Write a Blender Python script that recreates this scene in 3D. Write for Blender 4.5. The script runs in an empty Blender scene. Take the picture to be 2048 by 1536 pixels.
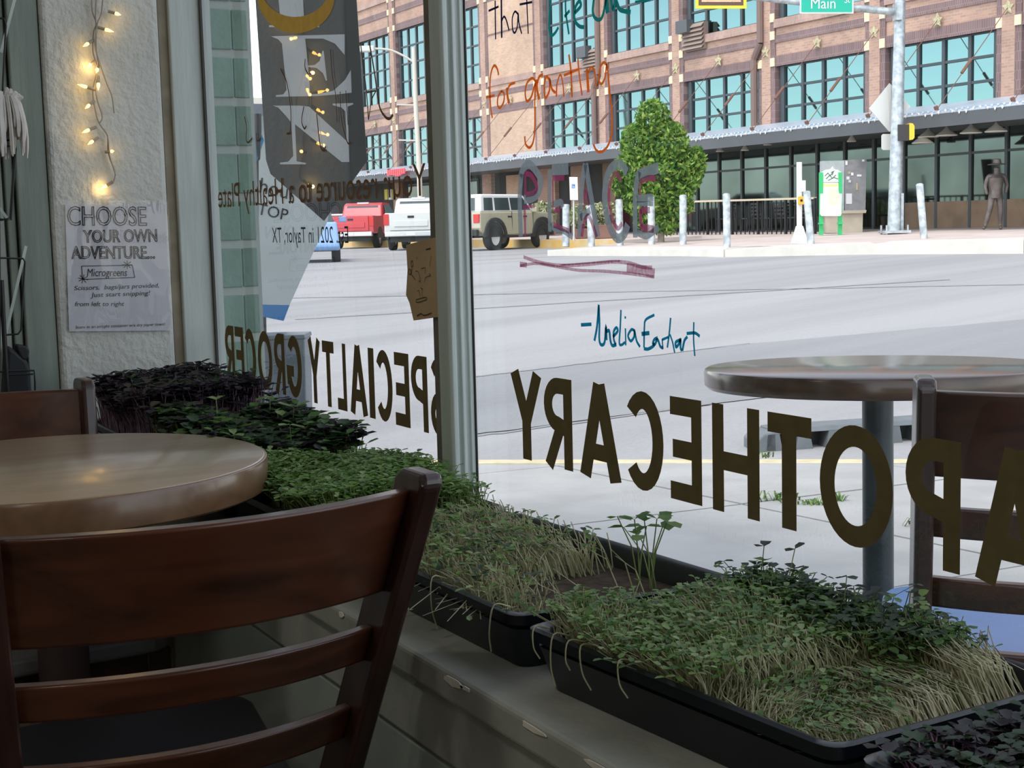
import bpy, math, random
import numpy as np
from mathutils import Matrix, Vector

scene = bpy.context.scene
C = scene.collection
random.seed(7)
rng = np.random.default_rng(11)

# ------------------------------------------------------------------ camera
# world: X runs along the shop window (towards -X is the far end), Y points out of the window, Z up
FPX, CXP, CYP, EYE = 2850.0, 1024.0, 768.0, 1.06
_d1 = np.array([-560 - CXP, 490 - CYP, FPX]); _d1 /= np.linalg.norm(_d1)
_t = -(_d1[0] * (1675 - CXP) + _d1[2] * FPX) / _d1[1]
_dn = np.array([1675 - CXP, _t, FPX]); _dn /= np.linalg.norm(_dn)
ZA = -_dn; XA = -_d1; YA = np.cross(ZA, XA)
AM = np.stack([XA, YA, ZA])
EYEP = np.array([0, 0, EYE])
cam_data = bpy.data.cameras.new('camera')
cam_data.sensor_width = 36.0
cam_data.lens = FPX * 36.0 / 2048.0
cam_data.clip_start = 0.05
cam_data.clip_end = 600
cam = bpy.data.objects.new('camera', cam_data); C.objects.link(cam)
_R = np.stack([AM @ [1, 0, 0], AM @ [0, -1, 0], AM @ [0, 0, -1]], axis=1)
cam.matrix_world = Matrix([[*_R[0], 0], [*_R[1], 0], [*_R[2], EYE], [0, 0, 0, 1]])
scene.camera = cam

# ------------------------------------------------------------------ sky, sun, exposure
world = bpy.data.worlds.new('sky'); scene.world = world; world.use_nodes = True
_nt = world.node_tree; _nt.nodes.clear()
_sky = _nt.nodes.new('ShaderNodeTexSky'); _sky.sky_type = 'NISHITA'; _sky.sun_disc = False
_sky.sun_elevation = math.radians(58); _sky.sun_rotation = math.radians(160)
_sky.altitude = 200; _sky.air_density = 1.0; _sky.dust_density = 0.6; _sky.ozone_density = 1.0
_bg = _nt.nodes.new('ShaderNodeBackground'); _bg.inputs[1].default_value = 0.40
_ow = _nt.nodes.new('ShaderNodeOutputWorld')
_hs = _nt.nodes.new('ShaderNodeHueSaturation'); _hs.inputs['Saturation'].default_value = .36
_nt.links.new(_sky.outputs[0], _hs.inputs['Color']); _nt.links.new(_hs.outputs[0], _bg.inputs[0]); _nt.links.new(_bg.outputs[0], _ow.inputs[0])

sun_data = bpy.data.lights.new('hazy_sun', 'SUN'); sun_data.energy = 1.9; sun_data.angle = math.radians(14)
sun_data.color = (1.0, 0.95, 0.88)
sun = bpy.data.objects.new('hazy_sun', sun_data); C.objects.link(sun)
sun.rotation_euler = Vector((-0.25, 0.42, -0.87)).to_track_quat('-Z', 'Y').to_euler()

vs = scene.view_settings
vs.view_transform = 'Standard'; vs.look = 'None'; vs.gamma = 1.0; vs.use_curve_mapping = False
vs.exposure = 0.0
FILL_W = 8.0                                # power of each added fill lamp built further down
scene.cycles.max_bounces = 10; scene.cycles.diffuse_bounces = 5; scene.cycles.glossy_bounces = 4
scene.cycles.transparent_max_bounces = 16; scene.cycles.sample_clamp_indirect = 6.0
scene.cycles.caustics_reflective = False; scene.cycles.caustics_refractive = False

# ------------------------------------------------------------------ pixel helpers
def ray(px, py):
    return AM @ np.array([px - CXP, py - CYP, FPX])
def on_z(px, py, z):
    r = ray(px, py); return EYEP + r * ((z - EYE) / r[2])
def on_y(px, py, y):
    r = ray(px, py); return EYEP + r * (y / r[1])
def on_x(px, py, x):
    r = ray(px, py); return EYEP + r * (x / r[0])
def on_plane(px, py, pl):
    """pl = (a, b, c): z = a x + b y + c"""
    r = ray(px, py); a, b, c = pl
    s = (c - EYE) / (r[2] - a * r[0] - b * r[1]); return EYEP + r * s
def at_depth(px, py, d):
    return EYEP + ray(px, py) * (d / FPX)
def depth_of(p):
    return float((AM.T @ (np.array(p) - EYEP))[2])
RIGHT = AM @ [1, 0, 0]; RIGHT[2] = 0; RIGHT /= np.linalg.norm(RIGHT)
FWD = np.array([-RIGHT[1], RIGHT[0], 0.0])

# ------------------------------------------------------------------ materials
def _n(nt, kind, **kw):
    n = nt.nodes.new(kind)
    for k, v in kw.items(): setattr(n, k, v)
    return n
MATS = {}
def mat(name, col, rough=0.5, metal=0.0, var=0.0, scale=8.0, bump=0.0, bscale=None, col2=None, stretch=None,
        spec=0.5, emit=None, estr=0.0, coat=0.0, alpha=1.0, sub=0.0, trans=0.0, detail=4.0, lo=0.35, hi=0.65):
    """Principled surface with object-space noise for colour variation and fine relief."""
    if name in MATS: return MATS[name]
    m = bpy.data.materials.new(name); m.use_nodes = True; nt = m.node_tree; nt.nodes.clear()
    out = _n(nt, 'ShaderNodeOutputMaterial'); b = _n(nt, 'ShaderNodeBsdfPrincipled')
    nt.links.new(b.outputs[0], out.inputs[0])
    b.inputs['Roughness'].default_value = rough; b.inputs['Metallic'].default_value = metal
    b.inputs['Specular IOR Level'].default_value = spec; b.inputs['Coat Weight'].default_value = coat
    b.inputs['Coat Roughness'].default_value = 0.12
    b.inputs['Base Color'].default_value = (*col, 1); b.inputs['Alpha'].default_value = alpha
    b.inputs['Transmission Weight'].default_value = trans
    if emit: b.inputs['Emission Color'].default_value = (*emit, 1); b.inputs['Emission Strength'].default_value = estr
    if var or bump or col2:
        tc = _n(nt, 'ShaderNodeTexCoord'); mp = _n(nt, 'ShaderNodeMapping')
        nt.links.new(tc.outputs['Object'], mp.inputs[0])
        if stretch: mp.inputs['Scale'].default_value = stretch
        nz = _n(nt, 'ShaderNodeTexNoise'); nz.inputs['Scale'].default_value = scale; nz.inputs['Detail'].default_value = detail
        nt.links.new(mp.outputs[0], nz.inputs['Vector'])
        if var or col2:
            rp = _n(nt, 'ShaderNodeValToRGB')
            c2 = col2 if col2 else tuple(max(0, c * (1 - var)) for c in col)
            c1 = col if col2 else tuple(min(1, c * (1 + var)) for c in col)
            rp.color_ramp.elements[0].color = (*c2, 1); rp.color_ramp.elements[1].color = (*c1, 1)
            rp.color_ramp.elements[0].position = lo; rp.color_ramp.elements[1].position = hi
            nt.links.new(nz.outputs['Fac'], rp.inputs[0]); nt.links.new(rp.outputs[0], b.inputs['Base Color'])
        if bump:
            n2 = nz
            if bscale:
                n2 = _n(nt, 'ShaderNodeTexNoise'); n2.inputs['Scale'].default_value = bscale; n2.inputs['Detail'].default_value = 5
                nt.links.new(mp.outputs[0], n2.inputs['Vector'])
            bp = _n(nt, 'ShaderNodeBump'); bp.inputs['Strength'].default_value = bump; bp.inputs['Distance'].default_value = 0.01
            nt.links.new(n2.outputs['Fac'], bp.inputs['Height']); nt.links.new(bp.outputs[0], b.inputs['Normal'])
    MATS[name] = m
    return m

def brick_mat(name, c1, c2, mortar, scale, bw=0.5, rh=0.25, ms=0.02):
    m = bpy.data.materials.new(name); m.use_nodes = True; nt = m.node_tree; nt.nodes.clear()
    out = _n(nt, 'ShaderNodeOutputMaterial'); b = _n(nt, 'ShaderNodeBsdfPrincipled'); nt.links.new(b.outputs[0], out.inputs[0])
    b.inputs['Roughness'].default_value = 0.9
    g = _n(nt, 'ShaderNodeNewGeometry'); sp = _n(nt, 'ShaderNodeSeparateXYZ'); cb = _n(nt, 'ShaderNodeCombineXYZ')
    nt.links.new(g.outputs['Position'], sp.inputs[0]); nt.links.new(sp.outputs[0], cb.inputs[0]); nt.links.new(sp.outputs[2], cb.inputs[1])
    br = _n(nt, 'ShaderNodeTexBrick'); br.inputs['Scale'].default_value = scale
    br.inputs['Color1'].default_value = (*c1, 1); br.inputs['Color2'].default_value = (*c2, 1); br.inputs['Mortar'].default_value = (*mortar, 1)
    br.inputs['Brick Width'].default_value = bw; br.inputs['Row Height'].default_value = rh; br.inputs['Mortar Size'].default_value = ms
    nt.links.new(cb.outputs[0], br.inputs['Vector'])
    nz = _n(nt, 'ShaderNodeTexNoise'); nz.inputs['Scale'].default_value = 0.9; nz.inputs['Detail'].default_value = 6
    nt.links.new(g.outputs['Position'], nz.inputs['Vector'])
    mx = _n(nt, 'ShaderNodeMix', data_type='RGBA', blend_type='MULTIPLY'); mx.inputs[0].default_value = 0.55
    rp = _n(nt, 'ShaderNodeValToRGB'); rp.color_ramp.elements[0].color = (.62, .58, .56, 1); rp.color_ramp.elements[1].color = (1.15, 1.1, 1.05, 1)
    rp.color_ramp.elements[0].position = .3; rp.color_ramp.elements[1].position = .7
    nt.links.new(nz.outputs['Fac'], rp.inputs[0]); nt.links.new(br.outputs['Color'], mx.inputs[6]); nt.links.new(rp.outputs[0], mx.inputs[7])
    nt.links.new(mx.outputs[2], b.inputs['Base Color'])
    MATS[name] = m; return m

def wood_mat(name, dark, light, axis=0, rough=0.3, coat=0.3, scale=3.0, stretch=12.0, spec=.5):
    """grain runs along the given object axis"""
    if name in MATS: return MATS[name]
    m = bpy.data.materials.new(name); m.use_nodes = True; nt = m.node_tree; nt.nodes.clear()
    out = _n(nt, 'ShaderNodeOutputMaterial'); b = _n(nt, 'ShaderNodeBsdfPrincipled'); nt.links.new(b.outputs[0], out.inputs[0])
    b.inputs['Roughness'].default_value = rough; b.inputs['Coat Weight'].default_value = coat; b.inputs['Coat Roughness'].default_value = .15
    b.inputs['Specular IOR Level'].default_value = spec
    tc = _n(nt, 'ShaderNodeTexCoord'); mp = _n(nt, 'ShaderNodeMapping'); nt.links.new(tc.outputs['Object'], mp.inputs[0])
    s = [stretch] * 3; s[axis] = 1.0; mp.inputs['Scale'].default_value = s
    nz = _n(nt, 'ShaderNodeTexNoise'); nz.inputs['Scale'].default_value = scale; nz.inputs['Detail'].default_value = 8; nz.inputs['Distortion'].default_value = 1.2
    nt.links.new(mp.outputs[0], nz.inputs['Vector'])
    rp = _n(nt, 'ShaderNodeValToRGB'); rp.color_ramp.elements[0].color = (*dark, 1); rp.color_ramp.elements[1].color = (*light, 1)
    rp.color_ramp.elements[0].position = .3; rp.color_ramp.elements[1].position = .72
    nt.links.new(nz.outputs['Fac'], rp.inputs[0]); nt.links.new(rp.outputs[0], b.inputs['Base Color'])
    bp = _n(nt, 'ShaderNodeBump'); bp.inputs['Strength'].default_value = .05; nt.links.new(nz.outputs['Fac'], bp.inputs['Height']); nt.links.new(bp.outputs[0], b.inputs['Normal'])
    MATS[name] = m; return m

def leaf_mat(name, c, c2, back=.45, scale=60, gloss=.06):
    """thin leaf: light passes through as well as bouncing off"""
    if name in MATS: return MATS[name]
    m = bpy.data.materials.new(name); m.use_nodes = True; nt = m.node_tree; nt.nodes.clear()
    out = _n(nt, 'ShaderNodeOutputMaterial'); d = _n(nt, 'ShaderNodeBsdfDiffuse'); t = _n(nt, 'ShaderNodeBsdfTranslucent'); g = _n(nt, 'ShaderNodeBsdfGlossy'); g.inputs['Roughness'].default_value = .35
    m1 = _n(nt, 'ShaderNodeMixShader'); m1.inputs[0].default_value = back; m2 = _n(nt, 'ShaderNodeMixShader'); m2.inputs[0].default_value = gloss
    tc = _n(nt, 'ShaderNodeTexCoord'); nz = _n(nt, 'ShaderNodeTexNoise'); nz.inputs['Scale'].default_value = scale; rp = _n(nt, 'ShaderNodeValToRGB')
    rp.color_ramp.elements[0].color = (*c2, 1); rp.color_ramp.elements[1].color = (*c, 1); rp.color_ramp.elements[0].position = .35; rp.color_ramp.elements[1].position = .65
    nt.links.new(tc.outputs['Object'], nz.inputs['Vector']); nt.links.new(nz.outputs['Fac'], rp.inputs[0])
    nt.links.new(rp.outputs[0], d.inputs[0]); nt.links.new(rp.outputs[0], t.inputs[0])
    nt.links.new(d.outputs[0], m1.inputs[1]); nt.links.new(t.outputs[0], m1.inputs[2]); nt.links.new(m1.outputs[0], m2.inputs[1]); nt.links.new(g.outputs[0], m2.inputs[2]); nt.links.new(m2.outputs[0], out.inputs[0])
    MATS[name] = m; return m

def glass_mat(name, tint=(1, 1, 1), ior=1.5, base=0.0, gcol=(1, 1, 1)):
    m = bpy.data.materials.new(name); m.use_nodes = True; nt = m.node_tree; nt.nodes.clear()
    out = _n(nt, 'ShaderNodeOutputMaterial'); mx = _n(nt, 'ShaderNodeMixShader'); t = _n(nt, 'ShaderNodeBsdfTransparent'); g = _n(nt, 'ShaderNodeBsdfGlossy')
    t.inputs[0].default_value = (*tint, 1); g.inputs[0].default_value = (*gcol, 1); g.inputs['Roughness'].default_value = 0.0
    fr = _n(nt, 'ShaderNodeFresnel'); fr.inputs[0].default_value = ior
    ad = _n(nt, 'ShaderNodeMath', operation='ADD'); ad.inputs[1].default_value = base; ad.use_clamp = True
    nt.links.new(fr.outputs[0], ad.inputs[0]); nt.links.new(ad.outputs[0], mx.inputs[0])
    nt.links.new(t.outputs[0], mx.inputs[1]); nt.links.new(g.outputs[0], mx.inputs[2]); nt.links.new(mx.outputs[0], out.inputs[0])
    MATS[name] = m; return m

# ------------------------------------------------------------------ mesh helpers
ORG = {}
def origin_of(parent):
    return ORG.get(parent.name, np.zeros(3)) if parent else np.zeros(3)

class MB:
    """collects shapes; build() links them as ONE mesh object"""
    def __init__(self): self.v = []; self.f = []
    def add(self, vs, fs):
        o = len(self.v); self.v.extend([tuple(map(float, p)) for p in vs]); self.f.extend([tuple(i + o for i in f) for f in fs]); return self
    def box(self, lo, hi):
        x0, y0, z0 = lo; x1, y1, z1 = hi
        return self.add([(x0, y0, z0), (x1, y0, z0), (x1, y1, z0), (x0, y1, z0), (x0, y0, z1), (x1, y0, z1), (x1, y1, z1), (x0, y1, z1)],
                        [(0, 3, 2, 1), (4, 5, 6, 7), (0, 1, 5, 4), (1, 2, 6, 5), (2, 3, 7, 6), (3, 0, 4, 7)])
    def obox(self, c, ax, ay, az):
        """box from centre and three half-axis vectors"""
        c = np.array(c, float); ax, ay, az = map(lambda a: np.array(a, float), (ax, ay, az))
        vs = [c + sx * ax + sy * ay + sz * az for sz in (-1, 1) for sx, sy in ((-1, -1), (1, -1), (1, 1), (-1, 1))]
        return self.add(vs, [(0, 3, 2, 1), (4, 5, 6, 7), (0, 1, 5, 4), (1, 2, 6, 5), (2, 3, 7, 6), (3, 0, 4, 7)])
    def hexa(self, bot, top):
        """solid between two quads (same winding)"""
        return self.add(list(bot) + list(top), [(0, 3, 2, 1), (4, 5, 6, 7), (0, 1, 5, 4), (1, 2, 6, 5), (2, 3, 7, 6), (3, 0, 4, 7)])
    def beam(self, p0, p1, w, h, up=(0, 0, 1)):
        p0, p1 = np.array(p0, float), np.array(p1, float); d = p1 - p0; L = np.linalg.norm(d); d /= L
        u = np.array(up, float); s = np.cross(d, u)
        if np.linalg.norm(s) < 1e-6: s = np.cross(d, [1, 0, 0])
        s /= np.linalg.norm(s); u = np.cross(s, d)
        return self.obox((p0 + p1) / 2, d * L / 2, s * w / 2, u * h / 2)
    def cyl(self, p0, p1, r0, r1=None, n=16, caps=True):
        p0, p1 = np.array(p0, float), np.array(p1, float); r1 = r0 if r1 is None else r1
        d = p1 - p0; d /= np.linalg.norm(d); a = np.cross(d, [0, 0, 1])
        if np.linalg.norm(a) < 1e-6: a = np.array([1.0, 0, 0])
        a /= np.linalg.norm(a); b = np.cross(d, a)
        t = [2 * math.pi * i / n for i in range(n)]
        vs = [p0 + r0 * (math.cos(x) * a + math.sin(x) * b) for x in t] + [p1 + r1 * (math.cos(x) * a + math.sin(x) * b) for x in t]
        fs = [(i, (i + 1) % n, n + (i + 1) % n, n + i) for i in range(n)]
        if caps: fs += [tuple(range(n))[::-1], tuple(range(n, 2 * n))]
        return self.add(vs, fs)
    def tube(self, pts, r, n=6, caps=True):
        pts = [np.array(p, float) for p in pts]; m = len(pts); rs = r if isinstance(r, (list, tuple)) else [r] * m
        vs = []; prev = None
        for i, p in enumerate(pts):
            d = pts[min(i + 1, m - 1)] - pts[max(i - 1, 0)]; d /= (np.linalg.norm(d) + 1e-12)
            if prev is None:
                a = np.cross(d, [0, 0, 1]); a = np.cross(d, [1, 0, 0]) if np.linalg.norm(a) < 1e-3 else a
            else: a = prev - d * (prev @ d)
            a /= (np.linalg.norm(a) + 1e-12); prev = a; b = np.cross(d, a)
            vs += [p + rs[i] * (math.cos(2 * math.pi * k / n) * a + math.sin(2 * math.pi * k / n) * b) for k in range(n)]
        fs = [(i * n + k, i * n + (k + 1) % n, (i + 1) * n + (k + 1) % n, (i + 1) * n + k) for i in range(m - 1) for k in range(n)]
        if caps: fs += [tuple(range(n))[::-1], tuple(range((m - 1) * n, m * n))]
        return self.add(vs, fs)
    def prism(self, poly, d):
        """flat polygon (3D points, in order) pushed along vector d"""
        poly = [np.array(p, float) for p in poly]; n = len(poly); d = np.array(d, float)
        return self.add(poly + [p + d for p in poly], [tuple(range(n))[::-1], tuple(range(n, 2 * n))] + [(i, (i + 1) % n, n + (i + 1) % n, n + i) for i in range(n)])
    def lathe(self, prof, c=(0, 0, 0), n=32, axis=None, caps=True):
        """profile [(r, z)] turned about the vertical through c (or about axis vector)"""
        c = np.array(c, float); vs = []
        if axis is None: u, v, w = np.array([1., 0, 0]), np.array([0, 1., 0]), np.array([0, 0, 1.])
        else:
            w = np.array(axis, float); w /= np.linalg.norm(w); u = np.cross(w, [0, 0, 1])
            u = np.array([1., 0, 0]) if np.linalg.norm(u) < 1e-4 else u / np.linalg.norm(u); v = np.cross(w, u)
        for r, z in prof: vs += [c + r * (math.cos(2 * math.pi * k / n) * u + math.sin(2 * math.pi * k / n) * v) + z * w for k in range(n)]
        m = len(prof)
        fs = [(i * n + k, i * n + (k + 1) % n, (i + 1) * n + (k + 1) % n, (i + 1) * n + k) for i in range(m - 1) for k in range(n)]
        if caps and prof[0][0] > 1e-6: fs.append(tuple(range(n))[::-1])
        if caps and prof[-1][0] > 1e-6: fs.append(tuple(range((m - 1) * n, m * n)))
        return self.add(vs, fs)
    def build(self, name, m, parent=None, smooth=False, loc=None, bevel=0.0, seg=2):
        off = origin_of(parent) if parent else (np.array(loc, float) if loc is not None else np.zeros(3))
        me = bpy.data.meshes.new(name)
        vs = np.array(self.v) - off
        me.from_pydata(vs.tolist(), [], self.f); me.update()
        if isinstance(m, (list, tuple)):
            for x in m: me.materials.append(x)
        else: me.materials.append(m)
        if smooth:
            me.polygons.foreach_set('use_smooth', [True] * len(me.polygons))
            if smooth != 'all': me.set_sharp_from_angle(angle=math.radians(40))
        o = bpy.data.objects.new(name, me); C.objects.link(o)
        if parent: o.parent = parent; ORG[o.name] = off
        else: o.location = off; ORG[o.name] = off
        if bevel:
            md = o.modifiers.new('bevel', 'BEVEL'); md.width = bevel; md.segments = seg; md.limit_method = 'ANGLE'
        return o

def tag(o, label=None, cat=None, group=None, kind=None):
    if label: o['label'] = label
    if cat: o['category'] = cat
    if group: o['group'] = group
    if kind: o['kind'] = kind
    return o
def thing(name, label, cat, loc=(0, 0, 0), group=None):
    o = bpy.data.objects.new(name, None); C.objects.link(o); o.empty_display_size = .1
    o.location = [float(a) for a in loc]; ORG[o.name] = np.array(loc, float)
    return tag(o, label, cat, group)
def copy_tree(o, parent=None):
    c = o.copy(); C.objects.link(c); c.parent = parent
    for ch in list(o.children): copy_tree(ch, c)
    return c
def struct(o): o['kind'] = 'structure'; return o

def ribbon(mb, pts, w, nrm, thick=0.0006):
    """flat painted stroke through 3D points lying in a plane with normal nrm; w may vary per point"""
    pts = [np.array(p, float) for p in pts]; m = len(pts); nrm = np.array(nrm, float); nrm /= np.linalg.norm(nrm)
    ws = w if isinstance(w, (list, tuple)) else [w] * m
    L = []; Rr = []
    for i, p in enumerate(pts):
        d0 = pts[i] - pts[i - 1] if i else pts[1] - pts[0]
        d1 = pts[i + 1] - pts[i] if i < m - 1 else d0
        d0 = d0 / (np.linalg.norm(d0) + 1e-12); d1 = d1 / (np.linalg.norm(d1) + 1e-12)
        d = d0 + d1; d = d0 if np.linalg.norm(d) < .2 else d / np.linalg.norm(d)
        s = np.cross(nrm, d); s /= (np.linalg.norm(s) + 1e-12)
        k = ws[i] / 2 / max(.5, float(abs(d @ d0)))
        L.append(p + s * k); Rr.append(p - s * k)
    poly = []
    vs = L + Rr + [a + nrm * thick for a in L] + [a + nrm * thick for a in Rr]
    fs = []
    for i in range(m - 1):
        fs += [(i, i + 1, m + i + 1, m + i), (2 * m + i, 3 * m + i, 3 * m + i + 1, 2 * m + i + 1)]
    mb.add(vs, fs); return mb
def spline(pts, n=6):
    """Catmull-Rom through 2D/3D control points"""
    P = [np.array(p, float) for p in pts]
    if len(P) < 3: return P
    Q = [2 * P[0] - P[1]] + P + [2 * P[-1] - P[-2]]; out = []
    for i in range(1, len(Q) - 2):
        for k in range(n):
            t = k / n; a, b, c, d = Q[i - 1:i + 3]
            out.append(.5 * ((2 * b) + (c - a) * t + (2 * a - 5 * b + 4 * c - d) * t * t + (3 * b - a - 3 * c + d) * t ** 3))
    out.append(P[-1]); return out

# ================================================================== SETTING: the room
GY = 0.985                                   # glass plane
WX = -3.2                                    # end wall plane
M_plaster = mat('plaster_white', (.61, .625, .585), .85, var=.06, scale=5, bump=.55, bscale=60)
M_trim = mat('paint_pale_green', (.52, .58, .55), .45, var=.07, scale=9, bump=.12, bscale=30, stretch=(3, 3, .4))
M_sage = mat('paint_sage_grey', (.25, .30, .26), .5, var=.12, scale=6, bump=.1, bscale=40, stretch=(3, 3, .4))
M_sage_wall = mat('wall_sage_light', (.36, .40, .36), .7, var=.06, scale=3, bump=.1, bscale=60)
M_sill = mat('sill_grey_green', (.36, .37, .33), .6, var=.12, scale=12, bump=.15, bscale=50)
M_panel = mat('panel_grey_green', (.33, .37, .34), .6, var=.08, scale=6, bump=.08, bscale=70)
M_chip = mat('bare_plaster_chip', (.75, .72, .62), .9, var=.1, scale=40)
M_tan = mat('tan_caulk_groove', (.30, .26, .19), .8, var=.15, scale=20)
M_floor = wood_mat('floor_boards', (.07, .045, .03), (.16, .11, .07), axis=0, rough=.45, coat=.1)
M_ceil = mat('ceiling_white', (.72, .72, .69), .9)
M_dark = mat('dark_gasket', (.05, .045, .04), .6)

struct(MB().box((-3.6, -5, -.1), (4.6, .66, 0)).build('floor', M_floor))
struct(MB().box((-3.6, -5, 3.2), (4.6, 1.2, 3.3)).build('ceiling', M_ceil))
struct(MB().box((-3.6, -5.1, 0), (4.6, -5, 3.2)).build('wall_back', M_sage_wall))
struct(MB().box((4.5, -5, 0), (4.6, 1.0, 3.2)).build('wall_right', M_sage_wall))
wl = struct(MB().box((-3.4, -5, 0), (-3.245, 0.63, 3.2)).build('wall_left', M_sage_wall))
# white plaster pier that carries the note and the lights
col = MB()
col.box((-3.4, .633, 0), (WX, .889, 3.2))
struct(col.build('wall_pier', M_plaster, bevel=.012, seg=3))
struct(MB().box((-3.4, .889, 0), (WX - .008, .91, 3.2)).build('trim_1', M_tan))
struct(MB().box((-3.4, .91, .3), (WX + .004, GY - .004, 3.2)).build('trim_2', M_trim, bevel=.003))
struct(MB().box((-3.245, .567, 0), (-3.212, .631, 3.2)).build('trim_3', M_sage, bevel=.003))
struct(MB().box((-3.245, .545, 0), (-3.225, .562, 3.2)).build('trim_4', M_sage, bevel=.003))
struct(MB().box((-3.245, .500, 0), (-3.232, .540, 3.2)).build('trim_5', M_sage_wall, bevel=.003))

# window wall below the sill, sill board and apron
wf = MB(); wf.box((-3.4, .645, 0), (4.6, 1.0, .58))
wf.box((-3.4, GY - .02, 2.75), (4.6, 1.2, 4.6)); wf.box((3.6, GY - .02, .58), (4.6, 1.2, 2.75))
wf.box((-3.9, GY + .02, 0), (-3.26, 1.12, 4.6))
struct(wf.build('wall_front', M_panel))
sl = MB(); sl.box((-3.24, .612, .578), (4.5, GY - .035, .612))
sill = struct(sl.build('trim_6', M_sill, bevel=.006, seg=3))
for k in range(16):                          # chipped paint along the sill nosing
    x = -2.1 + k * .09 + random.uniform(-.04, .04); w = random.uniform(.008, .03); h = random.uniform(.002, .007)
    pts = [(x + w * math.cos(a) * random.uniform(.6, 1), 0.6113, .606 + h * math.sin(a) * random.uniform(.5, 1)) for a in np.linspace(0, 2 * math.pi, 9)[:-1]]
    MB().prism(pts, (0, -.0012, 0)).build('paint_chip', M_chip, sill)
ap = MB(); ap.box((-3.24, .625, .50), (4.5, .645, .578)); struct(ap.build('trim_7', M_sill, bevel=.004))
struct(MB().box((-3.24, .632, .30), (4.5, .645, .492)).build('trim_8', M_panel, bevel=.003))
struct(MB().box((-2.50, .618, 0), (-2.385, .645, .50)).build('trim_9', M_trim, bevel=.006, seg=3))
struct(MB().box((-3.24, .628, 0), (4.5, .645, .10)).build('baseboard_front', M_panel, bevel=.004))

# the window: two panes, left jamb, moulded mullion
M_glass = glass_mat('window_glass', (.985, .995, .99), 1.5, .0)
win1 = struct(MB().box((-3.246, GY - .006, .58), (-3.196, GY + .02, 2.75)).build('window_1', M_trim))
win2 = struct(MB().box((-1.93, GY - .006, .58), (3.6, GY + .03, .622)).build('window_2', M_sill))
def pane(x0, x1, parent):
    return MB().add([(x0, GY, .60), (x1, GY, .60), (x1, GY, 2.75), (x0, GY, 2.75)], [(0, 1, 2, 3)]).build('pane', M_glass, parent)
pane(-3.20, -1.935, win1); pane(-1.925, 3.6, win2)
prof = [(-2.015, GY), (-2.015, GY - .012), (-1.934, GY - .012), (-1.934, GY - .044), (-1.931, GY - .048), (-1.897, GY - .048), (-1.893, GY - .044),
        (-1.895, GY - .036), (-1.902, GY - .033), (-1.902, GY - .030), (-1.897, GY - .027), (-1.899, GY - .021), (-1.906, GY - .018), (-1.906, GY - .013),
        (-1.903, GY - .011), (-1.906, GY - .003), (-1.911, GY), (-1.915, GY + .006), (-2.0, GY + .006), (-2.0, GY)]
mul = MB().prism([(x, y, .58) for x, y in prof], (0, 0, 2.2))
MU = struct(mul.build('trim_10', M_trim, bevel=.0015))
MB().box((-1.915, GY - .0025, .6), (-1.904, GY - .0005, 2.75)).build('gasket', M_dark, MU)
MB().box((-2.018, GY - .014, .6), (-1.936, GY - .0125, 2.75)).build('stop', mat('stop_brown_grey', (.17, .15, .12), .6, var=.2, scale=20), MU)
MB().box((WX + .004, GY - .0055, .6), (WX + .012, GY - .0005, 2.75)).build('gasket', M_dark, win1)
# roof over the room and the parapet outside
struct(MB().box((-3.9, -5.1, 3.3), (4.6, 1.2, 3.5)).build('roof', M_ceil))

# green painted brick pier outside, just past the left jamb
M_green_brick = mat('brick_green_paint', (.145, .245, .195), .75, var=.12, scale=14, bump=.3, bscale=60)
M_mortar = mat('mortar_tan_pink', (.34, .245, .195), .9, var=.12, scale=30, bump=.3)
pier = struct(MB().box((-3.46, GY + .028, -.2), (-3.262, 1.105, 4.6)).build('wall_outer', M_mortar))
zb = [on_x(455, y, -3.255)[2] for y in (15, 110, 208, 302, 397, 490, 588, 682)]
pitch = (zb[0] - zb[-1]) / 7
for r in range(-8, 22):
    z1 = zb[-1] + r * pitch + .007; z0 = z1 + .008; zt = z0 + pitch - .019
    for (y0, y1, dx) in ((GY + .03, 1.072, 0.0), (1.074, 1.112, .004)):
        MB().box((-3.47, y0, z0), (-3.252 - dx + random.uniform(-.001, .001), y1, zt)).build('brick', M_green_brick, pier, bevel=.003)

# ================================================================== SETTING: ground outside
PL_WALK = (.03, -.02, .0939)
def walk_z(x, y): return PL_WALK[0] * x + PL_WALK[1] * y + PL_WALK[2]
PL_FAR = (0.0, .019, .42 - .019 * 20.2)
# street: climbs from the near gutter, then runs level under the parked cars
_SD = [-90, 0, 8, 14, 20, 26, 32, 44, 60, 220]; _SZ = [-.40, -.32, -.28, -.15, .01, .155, .262, .232, .235, .35]
def street_z(x, y): return float(np.interp(x * FWD[0] + y * FWD[1], _SD, _SZ))
def on_street(px, py):
    r = ray(px, py); k = np.linspace(3, 200, 4000) / FPX
    P = EYEP[None] + r[None] * k[:, None]; gap = P[:, 2] - np.interp(P[:, 0] * FWD[0] + P[:, 1] * FWD[1], _SD, _SZ)
    i = int(np.argmax(gap < 0)) if (gap < 0).any() else len(k) - 1
    return P[i]

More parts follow.
